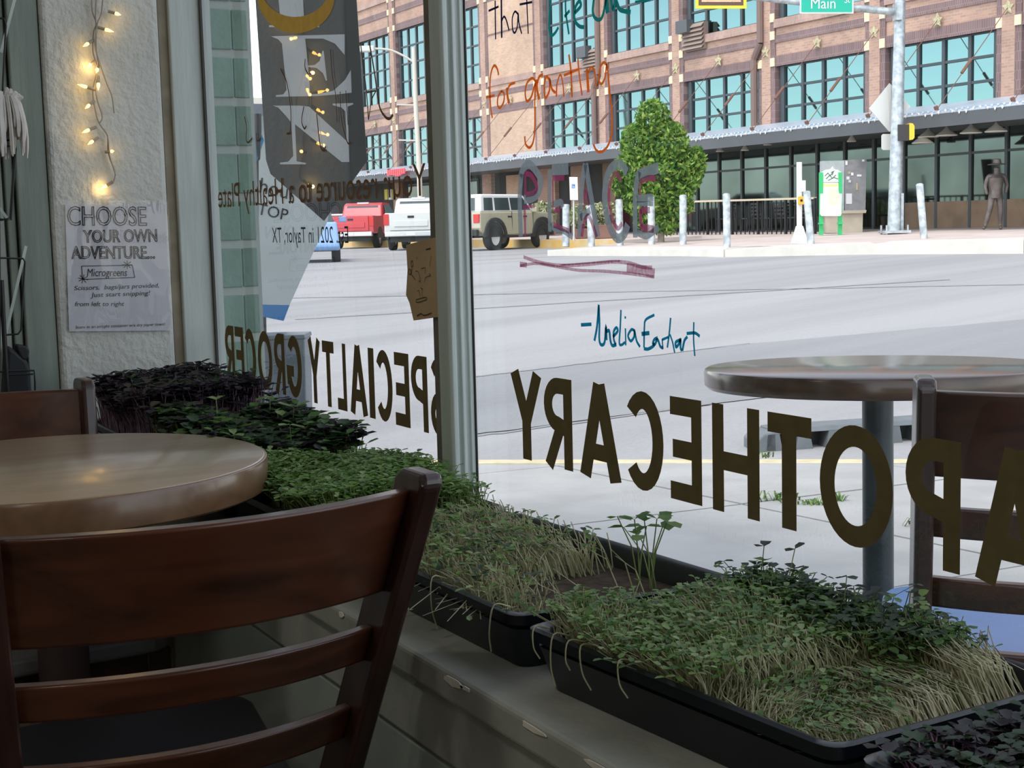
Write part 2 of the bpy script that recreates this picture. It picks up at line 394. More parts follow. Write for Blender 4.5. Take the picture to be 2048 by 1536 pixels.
def road_mat(name, c1, c2, ang, rough=.85):
    m = bpy.data.materials.new(name); m.use_nodes = True; nt = m.node_tree; nt.nodes.clear()
    out = _n(nt, 'ShaderNodeOutputMaterial'); b = _n(nt, 'ShaderNodeBsdfPrincipled'); nt.links.new(b.outputs[0], out.inputs[0]); b.inputs['Roughness'].default_value = rough
    g = _n(nt, 'ShaderNodeNewGeometry'); mp = _n(nt, 'ShaderNodeMapping'); mp.inputs['Rotation'].default_value = (0, 0, -ang); mp.inputs['Scale'].default_value = (.035, .75, 1)
    mp.vector_type = 'TEXTURE'; mp.inputs['Scale'].default_value = (26, 1.3, 1); mp.inputs['Rotation'].default_value = (0, 0, ang)
    nt.links.new(g.outputs['Position'], mp.inputs[0])
    nz = _n(nt, 'ShaderNodeTexNoise'); nz.inputs['Scale'].default_value = 1.0; nz.inputs['Detail'].default_value = 5; nt.links.new(mp.outputs[0], nz.inputs['Vector'])
    rp = _n(nt, 'ShaderNodeValToRGB'); rp.color_ramp.elements[0].color = (*c2, 1); rp.color_ramp.elements[1].color = (*c1, 1)
    rp.color_ramp.elements[0].position = .36; rp.color_ramp.elements[1].position = .6
    n2 = _n(nt, 'ShaderNodeTexNoise'); n2.inputs['Scale'].default_value = 34; n2.inputs['Detail'].default_value = 3; nt.links.new(g.outputs['Position'], n2.inputs['Vector'])
    r2 = _n(nt, 'ShaderNodeValToRGB'); r2.color_ramp.elements[0].color = (.78, .78, .78, 1); r2.color_ramp.elements[1].color = (1.1, 1.1, 1.1, 1)
    mx = _n(nt, 'ShaderNodeMix', data_type='RGBA', blend_type='MULTIPLY'); mx.inputs[0].default_value = .8
    nt.links.new(nz.outputs['Fac'], rp.inputs[0]); nt.links.new(n2.outputs['Fac'], r2.inputs[0]); nt.links.new(rp.outputs[0], mx.inputs[6]); nt.links.new(r2.outputs[0], mx.inputs[7])
    nt.links.new(mx.outputs[2], b.inputs['Base Color']); MATS[name] = m; return m
_va = AM @ np.array([2600, -390, FPX]); LANE = math.atan2(_va[1], _va[0])
M_road = road_mat('road_pale_asphalt', (.40, .392, .39), (.31, .305, .305), LANE)
M_patch = road_mat('road_grey_patch', (.31, .312, .315), (.25, .252, .255), LANE)
M_walk = mat('sidewalk_concrete', (.40, .395, .38), .9, var=.09, scale=3, bump=.15, bscale=90)
M_joint = mat('sidewalk_joint_dirt', (.16, .145, .12), .95, var=.2, scale=20)
M_seam = mat('road_seam_grey', (.25, .25, .25), .9)
M_curb = mat('curb_concrete', (.55, .53, .48), .9, var=.1, scale=8)
M_curb_y = mat('curb_yellow_worn', (.66, .56, .34), .85, var=.12, scale=10)

def sheet(poly, fz, z_off, depth, m, name, parent=None):
    mb = MB(); top = [(x, y, fz(x, y) + z_off) for x, y in poly]
    mb.prism([(x, y, z - depth) for x, y, z in top], (0, 0, depth)); return mb.build(name, m, parent)
st = MB(); vs_ = []
for d in [-40, 0, 8, 14, 20, 26, 32, 44, 60, 220]:
    for k in range(2):
        q = FWD[:2] * d + RIGHT[:2] * (-120 if k == 0 else 120); vs_.append((q[0], q[1], street_z(*q)))
st.add(vs_, [(2 * i, 2 * i + 1, 2 * i + 3, 2 * i + 2) for i in range(9)]); struct(st.build('floor_street', M_road))
# darker patch of pavement
pp = [(930, 757), (1500, 689), (2200, 625), (2250, 715), (1500, 800), (930, 874)]
pa_ = MB(); gv = []
for k in range(31):                           # follows the slope of the road
    u = k / 30; e0 = on_street(930 + 1320 * u, np.interp(930 + 1320 * u, [930, 1500, 2250], [757, 689, 622])); e1 = on_street(930 + 1320 * u, np.interp(930 + 1320 * u, [930, 1500, 2250], [874, 800, 715]))
    for w in (0, .25, .5, .75, 1): q = e0 * (1 - w) + e1 * w; gv.append((q[0], q[1], street_z(q[0], q[1]) + .006))
pa_.add(gv, [(5 * i + j, 5 * i + j + 1, 5 * i + j + 6, 5 * i + j + 5) for i in range(30) for j in range(4)]); struct(pa_.build('floor_road_patch', M_patch))
for a, b in (((560, 597), (2048, 570)), ((590, 640), (1900, 560)), ((945, 876), (1420, 812)), ((945, 757), (1500, 689))):
    mb = MB(); gv = []
    for k in range(25):
        u = k / 24; q = on_street(a[0] + (b[0] - a[0]) * u, a[1] + (b[1] - a[1]) * u); w = .0016 * depth_of(q)
        for sg_ in (-1, 1): r_ = q + np.array([FWD[0], FWD[1], 0]) * w * sg_; gv.append((r_[0], r_[1], street_z(r_[0], r_[1]) + .009))
    mb.add(gv, [(2 * i, 2 * i + 1, 2 * i + 3, 2 * i + 2) for i in range(24)]); struct(mb.build('floor_road_seam', M_seam))

# near sidewalk: dirt bed with separate slabs, then the curb
cA, cB = on_plane(880, 927, PL_WALK), on_plane(1700, 926, PL_WALK)
cd = (cB - cA)[:2] / np.linalg.norm((cB - cA)[:2]); cn = np.array([-cd[1], cd[0]])        # cn points to the street
if cn @ FWD[:2] < 0: cn = -cn
def curb_pt(s, off=0): return cA[:2] + cd * s + cn * off
XJ = [on_plane(1300, 1030, PL_WALK)[0], on_plane(1720, 1185, PL_WALK)[0]]; sx = XJ[1] - XJ[0]
bed = [(6, 1.05), (6, 12), tuple(curb_pt(9)), tuple(curb_pt(-7)), (-9, 1.05)]
walk = struct(sheet([(9, 1.03), tuple(curb_pt(13)), tuple(curb_pt(-4.5)), tuple(np.array([-8.2, 1.03]))], walk_z, -.014, .2, M_joint, 'floor_sidewalk'))
def clip(poly, a, n):
    """keep the side of the line through a where (p-a).n <= 0"""
    out = []
    for i in range(len(poly)):
        p, q = np.array(poly[i]), np.array(poly[(i + 1) % len(poly)]); dp, dq = (p - a) @ n, (q - a) @ n
        if dp <= 0: out.append(tuple(p))
        if (dp < 0 < dq) or (dq < 0 < dp): out.append(tuple(p + (q - p) * dp / (dp - dq)))
    return out
g = .008
for i in range(-6, 8):
    x0, x1 = XJ[0] + i * sx + g, XJ[0] + (i + 1) * sx - g
    for j in range(0, 8):
        y0, y1 = 1.04 + j * 1.3 + g, 1.04 + (j + 1) * 1.3 - g
        pl = clip([(x0, y0), (x1, y0), (x1, y1), (x0, y1)], curb_pt(0, -.01), cn)
        pl = clip(pl, np.array([8., 0]), np.array([1., 0])) if len(pl) > 2 else pl
        pl = clip(pl, np.array([-8., 0]), np.array([-1., 0])) if len(pl) > 2 else pl
        if len(pl) > 2: sheet(pl, walk_z, random.uniform(-.002, .002), .02, M_walk, 'slab', walk)
cb = struct(sheet([tuple(curb_pt(-4.6, .0)), tuple(curb_pt(12.5, .0)), tuple(curb_pt(12.5, .15)), tuple(curb_pt(-4.6, .15))], walk_z, 0.0, .35, M_curb_y, 'trim_curb'))
gp = [on_plane(*a, PL_WALK)[:2] for a in ((1930, 893), (2130, 905), (2130, 924), (1930, 921))]
struct(sheet(gp, walk_z, -.02, .2, mat('curb_green_paint', (.12, .55, .30), .7, var=.1), 'trim_curb_green'))

# far sidewalk and yellow curb
def far_z(x, y): return PL_FAR[0] * x + PL_FAR[1] * y + PL_FAR[2]
YF = 31.7
fr = [on_plane(*a, PL_FAR)[:2] for a in ((1098, 501), (1450, 500), (1750, 489), (2048, 481), (2400, 470))]
back = [(fr[-1][0], YF + .5), (on_plane(1240, 486, PL_FAR)[0], YF + .5), tuple(on_plane(1240, 486, PL_FAR)[:2])]
M_fwalk = mat('far_walk_brick_paving', (.60, .50, .45), .9, var=.08, scale=1.2)
M_fcurb = mat('far_curb_cream', (.68, .65, .58), .9, var=.06, scale=3)
fw = struct(sheet([tuple(a) for a in fr] + back, far_z, 0, .6, M_fwalk, 'floor_far_sidewalk'))
sheet([(-82, 27.6), (-18, 27.6), (-18, YF + .5), (-82, YF + .5)], far_z, -.004, .5, M_fwalk, 'shop_front_paving', fw)
for i in range(len(fr) - 1):                 # cream kerb along its edge
    a, b = np.array(fr[i]), np.array(fr[i + 1]); n = np.array([-(b - a)[1], (b - a)[0]]); n /= np.linalg.norm(n)
    if n @ np.array([-.4, .9]) < 0: n = -n
    sheet([tuple(a - n * .05), tuple(b - n * .05), tuple(b + n * 1.6), tuple(a + n * 1.6)], far_z, .012, .5, M_fcurb, 'kerb', fw)
fl = [on_plane(*a, PL_FAR)[:2] for a in ((600, 485), (900, 479), (1245, 480))]
fwb = struct(sheet([tuple(a) for a in fl] + [(fl[-1][0], YF + .5), (fl[0][0], YF + .5)], far_z, 0, .6, M_fwalk, 'floor_far_sidewalk_west'))
M_ycurb = mat('curb_orange_yellow', (.72, .45, .12), .8, var=.18, scale=2, col2=(.66, .55, .32))
for i in range(2):
    a, b = np.array(fl[i]), np.array(fl[i + 1]); n = np.array([-(b - a)[1], (b - a)[0]]); n /= np.linalg.norm(n)
    if n @ FWD[:2] > 0: n = -n
    sheet([tuple(a), tuple(b), tuple(b + n * .14), tuple(a + n * .14)], far_z, .01, .5, M_ycurb, 'kerb', fwb)

# ================================================================== the brick warehouse across the street
M_fbrick = brick_mat('facade_brick', (.56, .34, .245), (.43, .265, .20), (.46, .38, .33), 1.0, .23, .080, .011)
M_tbrick = brick_mat('facade_tan_brick', (.68, .47, .33), (.57, .38, .26), (.55, .45, .37), 1.0, .23, .080, .011)
M_pbrick = brick_mat('facade_purple_brick', (.25, .165, .165), (.19, .13, .135), (.30, .23, .22), 1.0, .085, .26, .010)
M_sillb = brick_mat('facade_sill_brick', (.52, .35, .285), (.42, .28, .24), (.46, .38, .34), 1.0, .085, .26, .010)
M_block = mat('cream_stone_block', (.86, .72, .47), .8, var=.06)
M_frame = mat('window_frame_dark', (.045, .06, .07), .45)
M_pane = mat('teal_mirror_glass', (.17, .315, .325), .04, metal=1.0, var=.08, scale=.25, bump=.012, bscale=.9)
M_pane_dark = mat('shop_glass_dark', (.075, .105, .10), .05, metal=1.0, var=.35, scale=.3)
M_canopy = mat('canopy_sheet_metal', (.55, .62, .70), .4, metal=.3, var=.06, scale=1.0, stretch=(6, .3, 1))
M_fascia = mat('canopy_fascia_grey', (.085, .095, .105), .5, var=.1, scale=.6)
M_rust = mat('rusty_rod', (.20, .10, .07), .7)
M_olive = mat('anchor_plate_olive', (.50, .45, .28), .7, var=.3, scale=20)
M_brown_panel = mat('brown_stone_panel', (.25, .17, .11), .8, var=.2, scale=1.5)
M_grey_metal = mat('galvanised_steel', (.55, .60, .62), .45, metal=.55, var=.22, scale=7, col2=(.33, .37, .39))
M_pipe = mat('downpipe_brown', (.20, .13, .11), .5)

PC = [-79.9, -74.8, -69.72, -64.6, -59.54, -54.45, -49.37, -44.25, -39.0, -33.77, -28.52, -23.3]
BZ = .64
bld = thing('brick_warehouse', 'long brick warehouse with tall teal-paned windows and a metal canopy across the street', 'building', (-50, YF, BZ))
BO = ORG[bld.name]
MB().box((-80.5, YF + .3, BZ), (-22.9, YF + 9, 17)).build('wall', M_fbrick, bld)

def window_unit(x0, x1, z0, z1, nc, nr):
    fr = MB(); y0, y1 = YF + .08, YF + .2
    for k in range(nc + 1):
        x = x0 + (x1 - x0) * k / nc; w = .085 if 0 < k < nc else .10
        fr.box((x - w, y0, z0), (x + w, y1, z1)) if k in (0, nc) else fr.box((x - .06, y0 + .02, z0), (x + .06, y1, z1))
    for k in range(nr + 1):
        z = z0 + (z1 - z0) * k / nr; fr.box((x0, y0 + .03, z - .04), (x1, y1, z + .04))
    w = fr.build('window', M_frame, bld)
    key = (round((x1 - x0) / nc, 2), round((z1 - z0) / nr, 2))
    if key not in PANE:
        hx, hz = (x1 - x0) / nc / 2, (z1 - z0) / nr / 2
        me = bpy.data.meshes.new('pane'); m = MB().box((-hx, -.01, -hz), (hx, .01, hz)); me.from_pydata(m.v, [], m.f); me.materials.append(M_pane); PANE[key] = me
    for i in range(nc):
        for j in range(nr):
            o = bpy.data.objects.new('pane', PANE[key]); C.objects.link(o); o.parent = w
            o.location = (x0 + (x1 - x0) * (i + .5) / nc - BO[0], YF + .17 - BO[1], z0 + (z1 - z0) * (j + .5) / nr - BO[2])
            o.rotation_euler = (random.uniform(-.006, .006), 0, random.uniform(-.006, .006))
PANE = {}
for i in range(len(PC) - 1):
    a, b = PC[i] + .43, PC[i + 1] - .43
    blank = abs(PC[i] + 59.54) < .1
    if blank:
        MB().box((a, YF - .02, 4.2), (b, YF + .3, 16)).build('brick_panel', M_tbrick, bld)
        MB().box((a, YF - .05, 9.72), (b, YF, 9.78)).build('ledge', M_pbrick, bld)
    else:
        MB().box((a, YF, 6.15), (b, YF + .3, 7.7)).build('spandrel', M_fbrick, bld)
        MB().box((a, YF, 11.25), (b, YF + .3, 16)).build('spandrel', M_fbrick, bld)
        window_unit(a + .22, b - .12, 4.1, 6.15, 4, 3)
        window_unit(a + .22, b - .12, 7.72, 11.25, 4, 4)
    MB().box((a, YF - .035, 6.15), (b, YF + .1, 6.5)).build('lintel', M_pbrick, bld)
    MB().box((a, YF - .035, 6.93), (b, YF + .1, 7.18)).build('band', M_pbrick, bld)
    MB().box((a, YF - .10, 7.42), (b, YF + .1, 7.70)).build('sill', M_sillb, bld)
    MB().box((a, YF - .035, 11.25), (b, YF + .1, 11.6)).build('lintel', M_pbrick, bld)
    MB().box((a, YF - .035, 12.15), (b, YF + .1, 12.45)).build('band', M_pbrick, bld)
    MB().box((a, YF - .10, 12.9), (b, YF + .1, 13.15)).build('sill', M_sillb, bld)
for c in PC:
    MB().box((c - .23, YF - .08, 4.2), (c + .23, YF + .3, 16)).build('pilaster', M_fbrick, bld)
    for s in (-1, 1):
        MB().box((c + s * .33 - .11, YF - .05, 4.2), (c + s * .33 + .11, YF + .3, 16)).build('pilaster_edge', M_pbrick, bld)
        for z in (6.3, 7.18, 7.77, 11.42, 12.3, 12.95):
            MB().box((c + s * .33 - .11, YF - .09, z - .14), (c + s * .33 + .11, YF - .04, z + .14)).build('stone_block', M_block, bld)
# star-shaped anchor plates with tie rods down to the canopy front
CF, CFZ = 28.7, 3.74
xs = sorted(PC + [(PC[i] + PC[i + 1]) / 2 for i in range(len(PC) - 1)])
for x in xs:
    if x < -78: continue
    st = MB(); pts = []
    for k in range(10):
        r = .22 if k % 2 == 0 else .11; t = math.pi * k / 5 + .3
        pts.append((x + r * math.cos(t), YF - .11, 6.68 + r * math.sin(t)))
    st.prism(pts, (0, .03, 0)); st.build('anchor_plate', M_olive, bld)
    rod = MB().cyl((x, YF - .1, 6.68), (x, CF + .25, CFZ + .12), .012, n=6)
    rod = rod.build('tie_rod', M_rust, bld)
    mid = np.array([x, (YF + CF) / 2 - .15, 5.05]); d = np.array([0, -(YF - CF - .35), -(6.68 - CFZ - .12)]); d /= np.linalg.norm(d)
    MB().cyl(mid - d * .24, mid + d * .28, .045, n=6).build('turnbuckle', M_rust, rod)
    MB().cyl((x, CF + .3, CFZ + .0), (x, CF + .2, CFZ + .2), .06, n=6).build('clevis', M_rust, rod)
# canopy
can = MB().hexa([(-80, CF, CFZ - .03), (-22, CF, CFZ - .03), (-22, YF, 4.2), (-80, YF, 4.2)], [(-80, CF, CFZ + .03), (-22, CF, CFZ + .03), (-22, YF, 4.27), (-80, YF, 4.27)])
can = can.build('canopy', M_canopy, bld)
rb = MB()
for k in range(290): rb.box((-80 + k * .2, CF - .02, CFZ + .028), (-80 + k * .2 + .07, CF + .25, CFZ + .075))
o = rb.build('corrugation', M_canopy, can); o['kind'] = 'stuff'
MB().box((-80, CF - .1, 3.36), (-22, CF, CFZ - .035)).build('fascia', M_fascia, can)
MB().box((-80, CF, 3.44), (-22, YF, 3.5)).build('soffit', M_fascia, can)
bb = MB()
for k in range(230):
    x = -78 + k * .24; bb.lathe([(.0, -.09), (.028, -.05), (.02, 0)], (x, CF - .13, CFZ + .02 + .04 * math.sin(k * 1.3)), 5)
o = bb.build('string_bulbs', mat('bulb_milky', (.8, .78, .7), .3), can); o['kind'] = 'stuff'
for px, py in ((1535, 288), (1703, 281), (1845, 284), (1857, 272), (1893, 269), (1942, 264), (1992, 261), (1440, 301), (1490, 299)):
    p = on_y(px, py, YF - 2); r = .30 if px > 1800 else .14
    MB().lathe([(.02, .22), (.03, .2), (r * .35, .12), (r, -.02), (r * .95, -.04), (0, -.03)], p, 14).build('lamp_dome', mat('lamp_dome_white', (.7, .69, .62), .4), can, smooth=True)
# downpipes
for x in (-49.85, -39.55):
    d = MB(); d.cyl((x + .35, YF - .16, 16), (x + .35, YF - .16, 7.0), .12, n=8); d.cyl((x + .35, YF - .16, 7.0), (x, YF - .16, 6.5), .12, n=8); d.cyl((x, YF - .16, 6.5), (x, YF - .16, 4.2), .12, n=8)
    d.build('downpipe', M_pipe, bld, smooth=True)
# louvred vents by the pilasters
for px0, px1, py0, py1 in ((1165, 1195, 95, 145), (1365, 1405, 42, 105)):
    p, q = on_y(px0, py1, YF - .2), on_y(px1, py0, YF - .2)
    v = MB().box((p[0], YF - .14, p[2]), (q[0], YF + .05, q[2])).build('vent', mat('vent_brown', (.26, .19, .16), .7), bld)
    for k in range(6):
        z = p[2] + (q[2] - p[2]) * (k + .3) / 6.4
        MB().hexa([(p[0], YF - .26, z), (q[0], YF - .26, z), (q[0], YF - .14, z + .12), (p[0], YF - .14, z + .12)], [(p[0], YF - .26, z + .03), (q[0], YF - .26, z + .03), (q[0], YF - .14, z + .15), (p[0], YF - .14, z + .15)]).build('louvre', mat('vent_slat', (.33, .25, .21), .7), v)
    MB().box((p[0] - .15, YF - .4, q[2] - .3), (p[0] + .55, YF - .1, q[2] + .15)).build('vent_box', M_fascia, v)
# ground floor: shop glazing, piers, doors
M_inner = mat('shop_interior_dark', (.035, .035, .035), .9)
MB().box((-80, YF + .1, BZ), (-22.5, YF + .3, 4.2)).build('ground_wall', M_inner, bld)
x = -48.4
while x < -24.2:
    low = 1.42 if x > -33.6 else BZ + .08
    f = MB().box((x - .05, YF - .02, BZ), (x + .05, YF + .1, 3.44)).build('shop_window', M_frame, bld)
    MB().box((x + .05, YF + .04, low), (x + 1.27, YF + .06, 3.44)).build('pane', M_pane_dark, f)
    if low > 1: MB().box((x + .05, YF - .01, BZ), (x + 1.27, YF + .08, low)).build('stall_riser', M_brown_panel, f)
    MB().box((x + .05, YF - .01, 2.75), (x + 1.27, YF + .07, 2.82)).build('transom', M_frame, f)
    x += 1.32
for x0, x1 in ((-59.9, -59.0), (-54.7, -53.2), (-51.9, -50.9), (-49.4, -48.5), (-65, -64.2), (-70.1, -69.3), (-24.4, -23.2)):
    MB().box((x0, YF - .1, BZ), (x1, YF + .2, 4.2)).build('pier', M_fbrick if x0 < -50 else M_brown_panel, bld)
MB().box((-57.7, YF - .02, BZ), (-56.5, YF + .12, 3.3)).build('doorway', M_tbrick, bld)
for x0 in (-68.4, -66.9, -63.3, -61.8):
    f = MB().box((x0, YF, BZ), (x0 + 1.3, YF + .1, 3.3)).build('shop_window', M_frame, bld)
    MB().box((x0 + .08, YF - .02, BZ + .4), (x0 + 1.22, YF, 3.2)).build('pane', M_pane_dark, f)
p = on_y(792, 345, CF - .3)
sg = MB()
for k in range(9):
    sg.box((p[0] - 1.0 + k * .23, CF - .32, p[2] - .13 + .05 * math.sin(k)), (p[0] - 1.0 + k * .23 + .17, CF - .28, p[2] + .16))
sg.build('neon_letters', mat('neon_red', (.8, .05, .06), .4, emit=(1, .06, .08), estr=.8), bld)
for px, cc in ((772, (.7, .6, .08)), (780, (.75, .75, .7)), (788, (.7, .6, .1))):
    p = on_y(px, 390, YF - .1); MB().box((p[0] - .2, YF - .1, p[2] - .25), (p[0] + .2, YF - .06, p[2] + .3)).build('window_poster', mat('poster_%d' % px, cc, .7), bld)
# low dark building and blue wall seen at the far end of the street
fb = thing('far_low_building', 'low dark grey building with a pale parapet far down the street', 'building', (-120, 34, .6))
p0, p1 = at_depth(488, 470, 110), at_depth(560, 470, 110)
MB().box((p0[0] - 14, p0[1] - 3, .3), (p1[0], p1[1] + 8, at_depth(500, 212, 110)[2])).build('wall', mat('far_wall_dark', (.10, .12, .15), .8, var=.15, scale=.3), fb)
MB().box((p0[0] - 14, p0[1] - 3.3, at_depth(500, 212, 110)[2]), (p1[0], p1[1] + 8, at_depth(500, 200, 110)[2])).build('parapet', mat('far_parapet_pale', (.7, .66, .58), .8), fb)

# ================================================================== chairs and the indoor table
M_chair = wood_mat('chair_mahogany', (.032, .009, .005), (.115, .036, .016), axis=1, rough=.28, coat=.35, scale=2.2, stretch=9)
M_chair_v = wood_mat('chair_mahogany_posts', (.022, .008, .007), (.055, .021, .015), axis=2, rough=.3, coat=.35, scale=2.2, stretch=9)
M_seat_black = mat('seat_black_vinyl', (.012, .012, .014), .45)
M_seat_grey = mat('seat_grey_pad', (.16, .155, .16), .55, var=.08, scale=20)

def make_chair(label, rake, hw_top, hw_seat, seat_m, group=None, top=.825):
    """local frame: +x is where the sitter looks, back top above the origin"""
    t = thing('ladder_back_chair', label, 'chair', (0, 0, 0), group)
    def px_(z): return rake * (top - z)
    sz = .425
    def hw(z): return hw_top + (hw_seat - hw_top) * min(1, (top - z) / (top - sz))
    for s in (-1, 1):
        b = MB(); zs = [top, top - .012, .70, .58, sz, .25, .0]; rings = []
        for i, z in enumerate(zs):
            x = px_(z) if z >= sz else px_(sz) - .12 * (sz - z) / sz
            d = .034 if z >= sz else .022; y = s * hw(max(z, sz))
            if i == 0: d *= .72
            rings.append([(x - d, y - .012 - (.0 if s > 0 else 0), z), (x + d, y - .012, z), (x + d, y + .012, z), (x - d, y + .012, z)])
        vs = [p for r in rings for p in r]
        fs = [(3, 2, 1, 0), tuple(range(4 * len(rings) - 4, 4 * len(rings)))]
        for i in range(len(rings) - 1):
            for k in range(4): fs.append((4 * i + k, 4 * i + (k + 1) % 4, 4 * i + 4 + (k + 1) % 4, 4 * i + 4 + k))
        b.add(vs, fs); b.build('back_post', M_chair_v, t, bevel=.006, seg=3)
    def slat(name, z0, z1, bow, th, shift=0.0):
        b = MB(); n = 14; vs = []
        for i in range(n + 1):
            u = -1 + 2 * i / n; k = -bow * (1 - u * u) + shift
            for z, e in ((z0, 0), (z1, 0)):
                y = u * (hw(z) - .010); x = px_(z) + k
                vs += [(x - th, y, z), (x + th, y, z)]
        fs = []
        for i in range(n):
            a = 4 * i; c = 4 * (i + 1)
            fs += [(a, c, c + 1, a + 1), (a + 1, c + 1, c + 3, a + 3), (a + 3, c + 3, c + 2, a + 2), (a + 2, c + 2, c, a)]
        fs += [(0, 1, 3, 2), (4 * n + 2, 4 * n + 3, 4 * n + 1, 4 * n)]
        b.add(vs, fs); return b.build(name, M_chair, t, smooth=True, bevel=.004, seg=3)
    slat('crest_rail', top - .128, top - .018, .045, .011)
    slat('slat', top - .208, top - .168, .04, .010)
    slat('slat', top - .302, top - .262, .04, .010)
    slat('slat', top - .396, top - .356, .04, .010)
    # seat: trapezoid wider in front, on an apron and two front legs
    x0, x1 = px_(sz) + .02, px_(sz) + .40
    b = MB(); out = []
    for (x, y, r) in ((x0, hw_seat - .02, .02), (x1, hw_seat + .025, .07)):
        for k in range(6):
            a = math.pi / 2 * k / 5
            out.append((x + (r - r * math.sin(a) if x == x0 else -r + r * math.sin(a)), y - r + r * math.cos(a)) if x == x0 else (x - r + r * math.cos(math.pi / 2 - a), y - r + r * math.sin(math.pi / 2 - a)))
    out = [out[i] for i in (5, 4, 3, 2, 1, 0)] + out[6:] if False else out
    half = [(x0, 0)] + sorted(out[:6], key=lambda p: p[0]) + out[6:] + [(x1, 0)]
    poly = [(x, y, sz - .005) for x, y in half] + [(x, -y, sz - .005) for x, y in half[::-1]]
    dd = [poly[0]]
    for q in poly[1:]:
        if np.linalg.norm(np.array(q) - np.array(dd[-1])) > 1e-4: dd.append(q)
    if np.linalg.norm(np.array(dd[0]) - np.array(dd[-1])) < 1e-4: dd.pop()
    b.prism(dd, (0, 0, .03)); b.build('seat', seat_m, t, bevel=.008, seg=3)
    MB().box((x0 + .02, -hw_seat + .03, sz - .065), (x1 - .03, hw_seat - .03, sz - .006)).build('apron', M_chair_v, t)
    for s in (-1, 1):
        MB().hexa([(x1 - .055, s * (hw_seat - .01) - .016, 0), (x1 - .025, s * (hw_seat - .01) - .016, 0), (x1 - .025, s * (hw_seat - .01) + .016, 0), (x1 - .055, s * (hw_seat - .01) + .016, 0)],
                  [(x1 - .07, s * (hw_seat - .01) - .02, sz - .006), (x1 - .03, s * (hw_seat - .01) - .02, sz - .006), (x1 - .03, s * (hw_seat - .01) + .02, sz - .006), (x1 - .07, s * (hw_seat - .01) + .02, sz - .006)]).build('front_leg', M_chair_v, t, bevel=.004)
    return t
ch1 = make_chair('dark mahogany ladder-back chair with its curved back to the room, black seat', .45, .205, .165, M_seat_black)
ch1.location = (-1.245, .376, 0); ch1.rotation_euler = (0, 0, math.pi)
ch2 = make_chair('dark mahogany chair tucked in beyond the indoor table, facing the room', .20, .203, .185, M_seat_grey, top=.805)
ch2.location = (-2.60, .352, 0); ch2.rotation_euler = (0, 0, math.radians(3))

TC = (-2.085, .3915)
tb = thing('cafe_table', 'round honey-brown varnished cafe table with rounded edge, beside the indoor chairs', 'table', (TC[0], TC[1], 0))
M_top = wood_mat('table_top_reflection_tint', (.34, .235, .14), (.45, .325, .205), axis=1, rough=.28, coat=.6, scale=2.0, stretch=10)  # paler than the edge: the wall's reflection is put into the top colour
TZ = .737
MB().lathe([(.29, TZ - .003), (.3005, TZ - .0012), (.2985, TZ), (.0, TZ)], (TC[0], TC[1], 0), 96).build('top', M_top, tb, smooth=True)
M_edge = wood_mat('table_edge_varnish', (.15, .075, .035), (.25, .14, .075), axis=0, rough=.32, coat=.5, scale=2.5, stretch=6)
MB().lathe([(.26, TZ - .047), (.301, TZ - .047), (.3045, TZ - .044), (.305, TZ - .006), (.3035, TZ - .0025), (.3006, TZ - .0012), (.288, TZ - .004)], (TC[0], TC[1], 0), 96).build('edge_band', M_edge, tb, smooth=True)
M_black = mat('black_iron', (.018, .018, .02), .5, metal=.3)
M_colbr = mat('table_column_brown', (.05, .028, .024), .5)
MB().cyl((TC[0], TC[1], .03), (TC[0], TC[1], TZ - .044), .036, n=24).build('column', M_colbr, tb, smooth=True)
MB().box((TC[0] - .17, TC[1] - .17, TZ - .062), (TC[0] + .17, TC[1] + .17, TZ - .044)).build('mount_plate', M_black, tb)
MB().lathe([(.23, 0), (.23, .015), (.06, .045), (.036, .05)], (TC[0], TC[1], 0), 40).build('base', M_black, tb, smooth=True)

